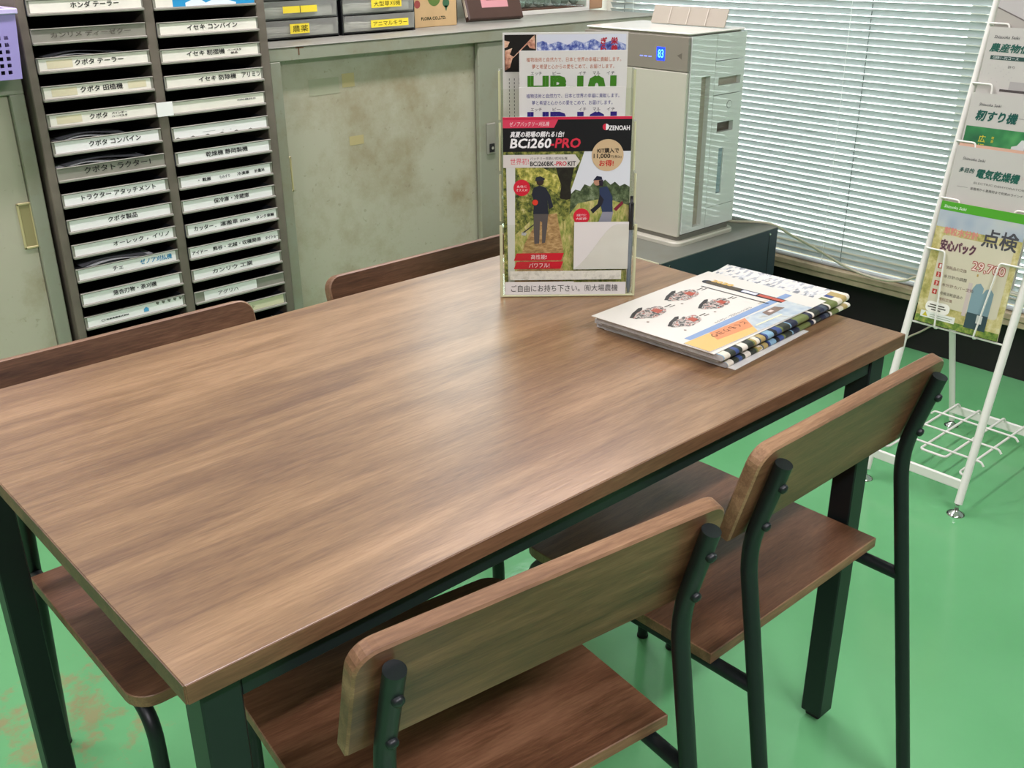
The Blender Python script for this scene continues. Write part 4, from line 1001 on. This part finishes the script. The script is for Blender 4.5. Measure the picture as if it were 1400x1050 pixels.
# card in the front pocket, pen
t, P2 = sheet('blank_card', HO + HD * .1245 + HN * .0050 + ZUP * .0465, HD, ZUP, .0925, .0825, .0006, 'blank white card in the front pocket of the acrylic holder', 'card', None)
pn = thing('pen', 'slim black clip pen standing in the right edge of the acrylic holder', 'pen', tuple(HO + HD * .2205 + HN * .0075 + ZUP * .0034))
B_ = HO + HD * .2200 + HN * .0078
MB().tube([B_ + ZUP * .0034, B_ + ZUP * .014, B_ + ZUP * .115], .0040, mat('smoky_pen_barrel', '#7f8b9a', rough=.25), 12, radii=[.0012, .0038, .0040]).build('barrel', pn)
MB().tube([B_ + ZUP * .1152, B_ + ZUP * .160, B_ + ZUP * .1605, B_ + ZUP * .172], .0042, M_BLKP, 12, radii=[.0044, .0044, .0026, .0026]).build('cap', pn)
MB().box((-.0012, -.0062, .124), (.0012, -.0050, .160), M_BLKP, T=Matrix.Translation(B_) @ HT.to_3x3().to_4x4()).box((-.0012, -.0062, .157), (.0012, -.0035, .160), M_BLKP, T=Matrix.Translation(B_) @ HT.to_3x3().to_4x4()).build('clip', pn)

# ------------------------------------------------------------------ pile of printed matter on the table
M_NEWS = splotch('newsprint_page', ['#d2cfc6', '#d6d3cb', '#7c8084', '#d4d1c8', '#a4a8aa', '#d6d3cb', '#c2c4c4', '#d2cfc6'], 95, 2, (1, 2.2, 1), .6, 'vor')
M_SPINE = splotch('newsprint_colour_fold', ['#1c2036', '#d6d0bc', '#34487c', '#66703c', '#15161a', '#7fa4b8', '#d8d2c2', '#46505a', '#2c3228', '#15161a', '#a8945a'], 70, 2, (1.0, .02, .02), .5, 'vor')
M_PGEDGE = mat('grey_page_edges', '#b9b9b6', rough=.6, var=.15, scale=90)
def newspaper(x0, x1, y0, y1, z, th, rot, label, curl=0.0, top=M_NEWS, spine=M_SPINE, name='newspaper', wave=.0):
    """folded sheets: rounded fold along the near edge, cut edges elsewhere"""
    prof = [(y1 - y0, 0.0)] ; r = th / 2; L_ = y1 - y0
    prof = [(L_, 0), (r * 1.2, 0)] + [(r * 1.2 - r * 1.2 * math.sin(a), r - r * math.cos(a)) for a in [math.pi * k / 6 for k in range(1, 6)]] + [(r * 1.2, th), (L_ * .13, th), (L_ * .5, th), (L_, th)]
    n = 14; m = MB(); vs = []
    for i in range(n + 1):
        t = i / n; x = (x1 - x0) * t
        lift = curl * max(0, (t - .86) / .14) ** 2 + wave * math.sin(t * 9)
        for (yy, zz) in prof: vs.append((x, yy, z + zz + lift * (zz / th) ** .5 if zz > 0 else z + zz + lift * .0))
    k = len(prof); T = Matrix.Translation((x0, y0, 0)) @ Matrix.Rotation(math.radians(rot), 4, 'Z')
    vs = [T @ V(v) for v in vs]
    ft, fsn, fe = [], [], []
    for i in range(n):
        for j in range(k):
            f = [i * k + j, (i + 1) * k + j, (i + 1) * k + (j + 1) % k, i * k + (j + 1) % k]
            (fe if j in (0, k - 1) else (fsn if j < 8 else ft)).append(f)
    fe += [list(range(k)), [n * k + j for j in range(k)][::-1]]
    o = thing(name, label, 'newspaper' if name == 'newspaper' else 'magazine', tuple(T @ V(((x1 - x0) / 2, L_ / 2, z))))
    m.add(vs, ft, top); m.build('sheets', o)
    m = MB(); m.add(vs, fsn, spine, True); m.build('folded_edge', o)
    m = MB(); m.add(vs, fe, M_PGEDGE); m.build('page_edges', o)
    return o
ZT0 = TH + .0003
tag(MB().prism([(0, 0), (.21, 0), (.21, .24), (0, .24)], 0, .0006, M_PAPER, T=Matrix.Translation((.884, .0925, ZT0)) @ Matrix.Rotation(math.radians(4), 4, 'Z')).build('paper_sheet', None, origin=(.98, .2, ZT0)), 'plain white sheet sticking out at the bottom of the newspaper pile', 'paper')
newspaper(.879, 1.236, .102, .348, ZT0 + .0009, .0080, 3.0, 'folded colour newspaper, lowest in the pile on the table')
newspaper(.871, 1.215, .111, .347, ZT0 + .0092, .0065, 2.6, 'grey page edged magazine in the middle of the newspaper pile', top=M_PAPER, spine=M_PGEDGE, name='grey_magazine')
newspaper(.864, 1.222, .099, .336, ZT0 + .0160, .0090, 2.8, 'folded colour newspaper under the flyer with machine pictures', curl=.004)
ZF = ZT0 + .0253
U_ = V((1, .052, 0)).normalized(); W_v = V((-.052, 1, 0)).normalized()
t, P2 = sheet('flyer', V((.858, .112, ZF + .0009)), U_, W_v, .314, .229, .0008, 'cream flyer with four small machine pictures on top of the newspapers', 'flyer', None, mat('cream_flyer_paper', '#d2cec2', rough=.5))
MACH = splotch('printed_engine', ['#1f1d1a', '#35322d', '#57524a', '#c9c5ba', '#a84a34', '#4a463f'], 130, 3, (1, 1, 1), .5)
def machine(u, v, s):
    # printed picture of an engine unit with its handle and a red cover
    n = 22; rnd = random.Random(5)
    P2.poly([(u + .030 * s * math.cos(2 * math.pi * k / n) * (.82 + .3 * rnd.random()), v + .014 * s * math.sin(2 * math.pi * k / n) * (.75 + .5 * rnd.random())) for k in range(n)], MACH, 1)
    P2.poly([(u - .030 * s, v + .002 * s), (u - .014 * s, v + .010 * s), (u + .002 * s, v + .013 * s), (u + .010 * s, v + .019 * s), (u + .004 * s, v + .021 * s), (u - .018 * s, v + .014 * s), (u - .033 * s, v + .006 * s)], '#2e2b27', 2)
    P2.poly([(u + .006 * s, v - .010 * s), (u + .020 * s, v - .008 * s), (u + .020 * s, v + .003 * s), (u + .008 * s, v + .004 * s)], '#a84a34', 2)
    P2.rect(u + .032 * s, v - .002 * s, u + .046 * s, v, '#4b463e', 1); P2.rect(u + .036 * s, v - .007 * s, u + .048 * s, v - .0055 * s, '#4b463e', 1)
    P2.disc(u - .028 * s, v - .020 * s, .002 * s, '#7c6a5a', 1, 10)
machine(.072, .172, 1.2); machine(.176, .184, 1.2); machine(.080, .108, 1.1); machine(.178, .122, 1.1)
P2.rect(.236, .060, .2395, .190, '#4b4a46', 1)
P2.poly(rrect(.255, .040, .272, .205, .008), '#20222e', 1); P2.poly(rrect(.2565, .130, .2705, .198, .006), '#4a4030', 2)
P2.text('2020', .269, .192, .0105, '#d8b25a', 4, rot=-math.pi / 2, w=.040, bold=.0006); P2.rect(.2590, .098, .2680, .126, '#d6d8e4', 3); P2.poly([(.2585, .045), (.2690, .045), (.2690, .095), (.2585, .095)], '#b0503c', 3)
P2.rect(.020, .054, .300, .0665, '#7f97b8', 1); P2.text('ハイパワー・プロフェッショナル', .105, .0680, .0065, '#3f4450', 2, w=.10); P2.text('人気のセレクション', .225, .0685, .005, '#8a7a4a', 2, w=.05)
P2.build('print', t)
t, P2 = sheet('leaflet', V((.858, .1195, ZF + .0022)), V((1, .018, 0)), V((-.018, 1, 0)), .266, .047, .0011, 'narrow leaflet with orange end and sky photo lying on the flyer', 'leaflet', None, mat('gloss_paper', '#eceae4', rough=.2))
P2.rect(0, 0, .266, .047, splotch('printed_sky_field', ['#8fa2b2', '#a9b6bd', '#bcc4c2', '#9a9684'], 25, 2), 0)
P2.poly([(.0, 0), (.118, 0), (.150, .046), (.0, .046)], '#d8b06a', 1); P2.poly([(.045, .020), (.128, .016), (.150, .046), (.060, .046)], '#d4895c', 2)
P2.text('とくもりヨウ', .135, .040, .012, '#4a3420', 4, rot=math.pi, w=.085); P2.poly([(.185, .026), (.235, .030), (.228, .044), (.19, .042)], '#7d6a5c', 2); P2.rect(.200, .033, .210, .039, '#d9c8c0', 3); P2.rect(.135, .014, .205, .017, '#e6dfb8', 3)
P2.build('print', t)

# ------------------------------------------------------------------ white wire catalogue rack
rk = thing('catalogue_rack', 'white wire catalogue rack on round feet by the window', 'rack', (2.25, .32, 0))
SD_ = V((.2516, 0, .968)).normalized(); SN = V((-SD_.z, 0, SD_.x)); RO = V((2.03, 0, .02))
YL, YR = .4475, .1975
def RP(y, s, off=0.0): return RO + SD_ * s + SN * off + V((0, y, 0))
for y in (YL, YR):
    pole = MB().tube([RP(y, .008), RP(y, 1.50)], .0098, M_WHITE, 14).build('front_pole', rk)
    c = RP(y, .0)
    MB().lathe([(.0215, 0), (.0215, .002), (.016, .005), (.009, .010), (.0055, .0125), (.0055, .027)], M_CHROME, (c.x - .003, c.y, 0), 22).build('levelling_foot', pole)
    rp = MB().tube([(2.494, y - (.006 if y == YL else -.006), .02), (2.240, y - (.006 if y == YL else -.006), .765)], .0085, M_WHITE, 12).build('rear_pole', rk)
    MB().lathe([(.020, 0), (.020, .002), (.014, .005), (.008, .010), (.0055, .0125), (.0055, .024)], M_CHROME, (2.496, y - (.006 if y == YL else -.006), 0), 22).build('levelling_foot', rp)
MB().tube([RP(YL, 1.495), RP(YR, 1.495)], .0098, M_WHITE, 12).build('top_bar', rk)
fr_ = RP(0, .055)
MB().box((fr_.x - .004, YR, fr_.z - .013), (fr_.x + .004, YL, fr_.z + .013), M_WHITE, .002).build('front_rail', rk)
MB().box((2.474, YR, .048), (2.482, YL, .074), M_WHITE, .002).build('rear_rail', rk)
zg = .088
m = 0
MB().tube(fillet([(2.474, .418, zg - .012), (2.462, .418, zg), (2.075, .418, zg), (2.062, .4475, zg)], .012, 4), .0034, M_WHITE, 8).build('base_wire', rk)
MB().tube(fillet([(2.474, .227, zg - .012), (2.462, .227, zg), (2.075, .227, zg), (2.062, .1975, zg)], .012, 4), .0034, M_WHITE, 8).build('base_wire', rk)
MB().tube(fillet([(2.474, .357, zg - .012), (2.462, .357, zg), (2.125, .357, zg), (2.125, .288, zg), (2.462, .288, zg), (2.474, .288, zg - .012)], .012, 4), .0034, M_WHITE, 8).build('base_wire', rk)
for x in (2.155, 2.255, 2.355):
    MB().tube(fillet([(x, YL - .004, zg - .004), (x, YL - .012, zg + .0062), (x, YR + .012, zg + .0062), (x, YR + .004, zg - .004)], .006, 3), .0030, M_WHITE, 8).build('base_wire', rk)
SK = [.415, .540, .677, .813, .950, 1.087]
WM = .10
for k, s in enumerate(SK):
    m = MB()
    m.tube([RP(YL, s - .002, -.002), RP(YR, s - .002, -.002)], .0026, M_WHITE, 8)
    for sg, yp in ((-1, YL), (1, YR)):
        ya = yp + sg * .058; yb_ = yp + sg * .076
        top_o = .015 + WM * .185
        m.tube(fillet([RP(yp, s + .185, 0), RP(yp + sg * .010, s + .185, top_o), RP(ya, s + .185, top_o), RP(yb_, s - .004, .015), RP(yb_, s - .004, -.002)], .008, 4), .0023, M_WHITE, 8)
    m.build('pocket_wire', rk)
BW = (SD_ + SN * WM).normalized()
M_CATP = mat('catalogue_paper', '#bfbcb4', rough=.35)
def rack_sheet(k, h_, label, mt=M_CATP, off=.0075):
    return sheet('catalogue', RP(.4295, SK[k] + .003, off), (0, -1, 0), BW, .210, h_, .004, label, 'catalogue', 'catalogues in the white rack', mt)
def q2(tl, h_):
    def f(x, y):
        dx, dy = x - tl[0], y - tl[1]; a, b_, c, d = 553., 111., 122., -534.
        det = a * d - b_ * c; return ((dx * d - b_ * dy) / det, h_ + (a * dy - c * dx) / det)
    return f
def rt(P2, f, s, x0, y1, hgt, w_, col, l=3, **k): a = f(x0, y1); P2.text(s, a[0], a[1], hgt, col, l, w=w_, **k)
# lowest: coloured poster
h_ = .302; t, P2 = rack_sheet(0, h_, 'yellow and green poster sheet in the lowest pocket of the white rack', mat('poster_paper', '#cfc9a0', rough=.3)); f = q2((1290, 273), h_)
P2.rect(0, 0, .21, h_, splotch('printed_rice_field', ['#8d8a48', '#b3a866', '#cbbf86', '#d9d2a8'], 30, 4, (1, 1, 1)), 0)
P2.rect(0, h_ - .062, .21, h_ - .020, splotch('printed_pale_sky', ['#8ea0b4', '#b4bcc0', '#cfccb4'], 8, 2), 1)
P2.rect(0, h_ - .0215, .21, h_, '#4fa02c', 2); P2.text('Shizuoka Seiki', .008, h_ - .0155, .007, '#eaf3e4', 3, w=.055, slant=.2)
P2.rect(0, 0, .21, .018, splotch('printed_grass_edge', ['#3f5a24', '#6a8638', '#a8aa54'], 60, 4), 1)
P2.poly(rrect(.022, .048, .196, .222, .008), '#cdc6ac', 2)
P2.text('点検', .118, .213, .042, '#4c4c50', 4, w=.082, bold=.0008); P2.text('単粒水分計', .022, .224, .018, '#d98a80', 4, w=.085, bold=.0004)
P2.text('安心パック', .022, .186, .025, '#8a6068', 4, w=.086, bold=.0012); P2.text('安心パック', .022, .186, .025, '#3c3038', 5, w=.086)
P2.text('29,700', .110, .150, .024, '#a8584c', 4, w=.078, bold=.0016); P2.text('29,700', .110, .150, .024, '#e8cfc4', 5.5, w=.078)
for i, (s, wd) in enumerate((('消耗品の交換', .052), ('水分計の調整', .058), ('水分計カバー交換', .080), ('点検消耗部品の', .058))):
    v = .140 - i * .0215; P2.rect(.028, v, .040, v + .0125, '#b8483e', 4); P2.text(str(i + 1), .0315, v + .002, .0085, '#f2e8e0', 5, w=.005); P2.text(s, .048, v + .002, .0085, '#4a443c' if i % 2 else '#6a4a40', 4, w=wd)
P2.text('特別交換', .048, .063, .0085, '#7a4a40', 4, w=.035)
P2.poly(rrect(.020, .030, .082, .057, .012), '#efece0', 3); P2.rect(.030, .047, .068, .050, '#5c5850', 4); P2.rect(.026, .041, .072, .044, '#5c5850', 4); P2.rect(.036, .035, .060, .038, '#5c5850', 4)
P2.rect(.012, .014, .100, .030, '#e2e4da', 4); P2.poly([(.017, .017), (.031, .017), (.024, .0285)], '#c8b83a', 5); P2.rect(.036, .023, .094, .0245, '#8a9a80', 5); P2.rect(.036, .018, .090, .0195, '#8a9a80', 5)
for u0, v1 in ((.124, .122), (.150, .114)):
    P2.poly([(u0, .020), (u0 + .026, .020), (u0 + .026, v1 - .006), (u0 + .016, v1 + .004), (u0 + .006, v1), (u0, v1 - .012)], '#7f9aa0', 4); P2.poly([(u0, .014), (u0 + .026, .014), (u0 + .026, .052), (u0, .052)], '#3a4e52', 5)
P2.rect(.150, .030, .164, .050, '#cfd4cc', 6); P2.rect(.112, .040, .122, .122, '#c7b8b0', 3); P2.rect(.126, .140, .130, .146, '#b89a5a', 4)
P2.build('print', t)
# dryer catalogue
h_ = .310; t, P2 = rack_sheet(1, h_, 'grey white catalogue with dark green title above the poster sheet'); f = q2((1308, 200), h_)
P2.text('Shizuoka Seiki', .020, h_ - .031, .0065, '#34363a', 2, w=.054, slant=.2)
P2.text('多目的', .018, h_ - .0600, .0110, '#24524a', 2, w=.035, slant=.18, bold=.0003); P2.text('電気乾燥機', .060, h_ - .0680, .0210, '#1c5a4c', 2, w=.100, slant=.18, bold=.0007)
P2.text('シリーズ', .166, h_ - .058, .008, '#c09a98', 2, w=.030)
P2.text('ELECTRIC DEHYDRATOR', .060, h_ - .0830, .0048, '#7a7872', 2, w=.120); P2.rect(.022, h_ - .0945, .048, h_ - .0938, '#7a7872', 2)
P2.text('家庭用から業務用まで充実のラインナップ', .055, h_ - .0980, .0068, '#4a4844', 2, w=.140)
P2.build('print', t)
# hulling catalogue
h_ = .298; t, P2 = rack_sheet(2, h_, 'white and green catalogue with yellow characters, third pocket up the white rack'); f = q2((1336, 128), h_)
P2.text('Shizuoka Seiki', .022, h_ - .0285, .0065, '#34363a', 2, w=.052, slant=.2)
P2.text('籾すり機', .020, h_ - .0620, .0235, '#18544a', 2, w=.096, slant=.18, bold=.0008); P2.rect(.122, h_ - .049, .15, h_ - .048, '#8a8884', 2)
P2.rect(.004, h_ - .135, .21, h_ - .0765, splotch('printed_green_panel', ['#1c5a38', '#2c7a44', '#4c9a58'], 14, 2), 1)
P2.text('広', .040, h_ - .1110, .0165, '#d8c83a', 3); P2.text('幅', .040, h_ - .1310, .0165, '#d8c83a', 3); P2.text('軽', .070, h_ - .1010, .006, '#d8c83a', 3); P2.text('量', .070, h_ - .1090, .006, '#d8c83a', 3)
P2.poly([(.120, h_ - .130), (.120, h_ - .112), (.132, h_ - .108), (.140, h_ - .095), (.158, h_ - .095), (.170, h_ - .104), (.19, h_ - .104), (.19, h_ - .130)], '#c7cac6', 3); P2.rect(.15, h_ - .122, .165, h_ - .110, '#4c4e50', 4)
P2.build('print', t)
tag(MB().prism([(0, 0), (.207, 0), (.207, .255), (0, .255)], -.0008, .0008, mat('salmon_card', '#c9a28a', rough=.5), T=Matrix.Translation(RP(.428, SK[1] + .065, .0022 + .0062)) @ Matrix(((0, BW.x, -BW.z, 0), (-1, 0, 0, 0), (0, BW.z, BW.x, 0), (0, 0, 0, 1)))).build('salmon_card', None, origin=tuple(RP(.325, SK[1] + .065, .008))), 'thin salmon card showing above the grey catalogue in the white rack', 'card')
# produce catalogue
h_ = .312; t, P2 = rack_sheet(3, h_, 'grey white catalogue with dark green bar, fourth pocket up the white rack')
P2.text('Shizuoka Seiki', .014, h_ - .0250, .0068, '#34363a', 2, w=.058, slant=.2)
P2.text('農産物低温貯蔵庫', .010, h_ - .0550, .0190, '#1c5a4c', 2, w=.185, slant=.18, bold=.0006)
P2.rect(.016, h_ - .0720, .20, h_ - .0630, '#2c4a44', 2); P2.text('GBR1~32コース', .022, h_ - .0705, .006, '#cfd6d0', 3, w=.060); P2.text('計り', .062, h_ - .090, .007, '#5c5a58', 2, w=.016)
P2.rect(.055, h_ - .142, .21, h_ - .1365, '#4a4442', 2); P2.rect(.075, h_ - .1365, .12, h_ - .118, '#a8a4a0', 2)
for q in range(14): P2.disc(.02 + (q * 37 % 60) * .001, h_ - .085 - (q * 23 % 40) * .001, .0016, '#b9b6b0', 1, 8)
P2.build('print', t)
h_ = .306; t, P2 = rack_sheet(4, h_, 'pale grey catalogue with a dark curved band, uppermost in view on the white rack', mat('pale_lilac_paper', '#b6b2ae', rough=.35))
P2.poly([(0, h_ - .110), (0, h_ - .085), (.07, h_ - .112), (.13, h_ - .142), (.10, h_ - .150), (0, h_ - .150)], '#aaa69c', 1); P2.poly([(0, h_ - .085), (.07, h_ - .112), (.15, h_ - .150), (.145, h_ - .150), (.07, h_ - .115), (0, h_ - .088)], '#6a6460', 2); P2.rect(.0, h_ - .042, .21, h_ - .022, '#26242a', 2)
P2.build('print', t)
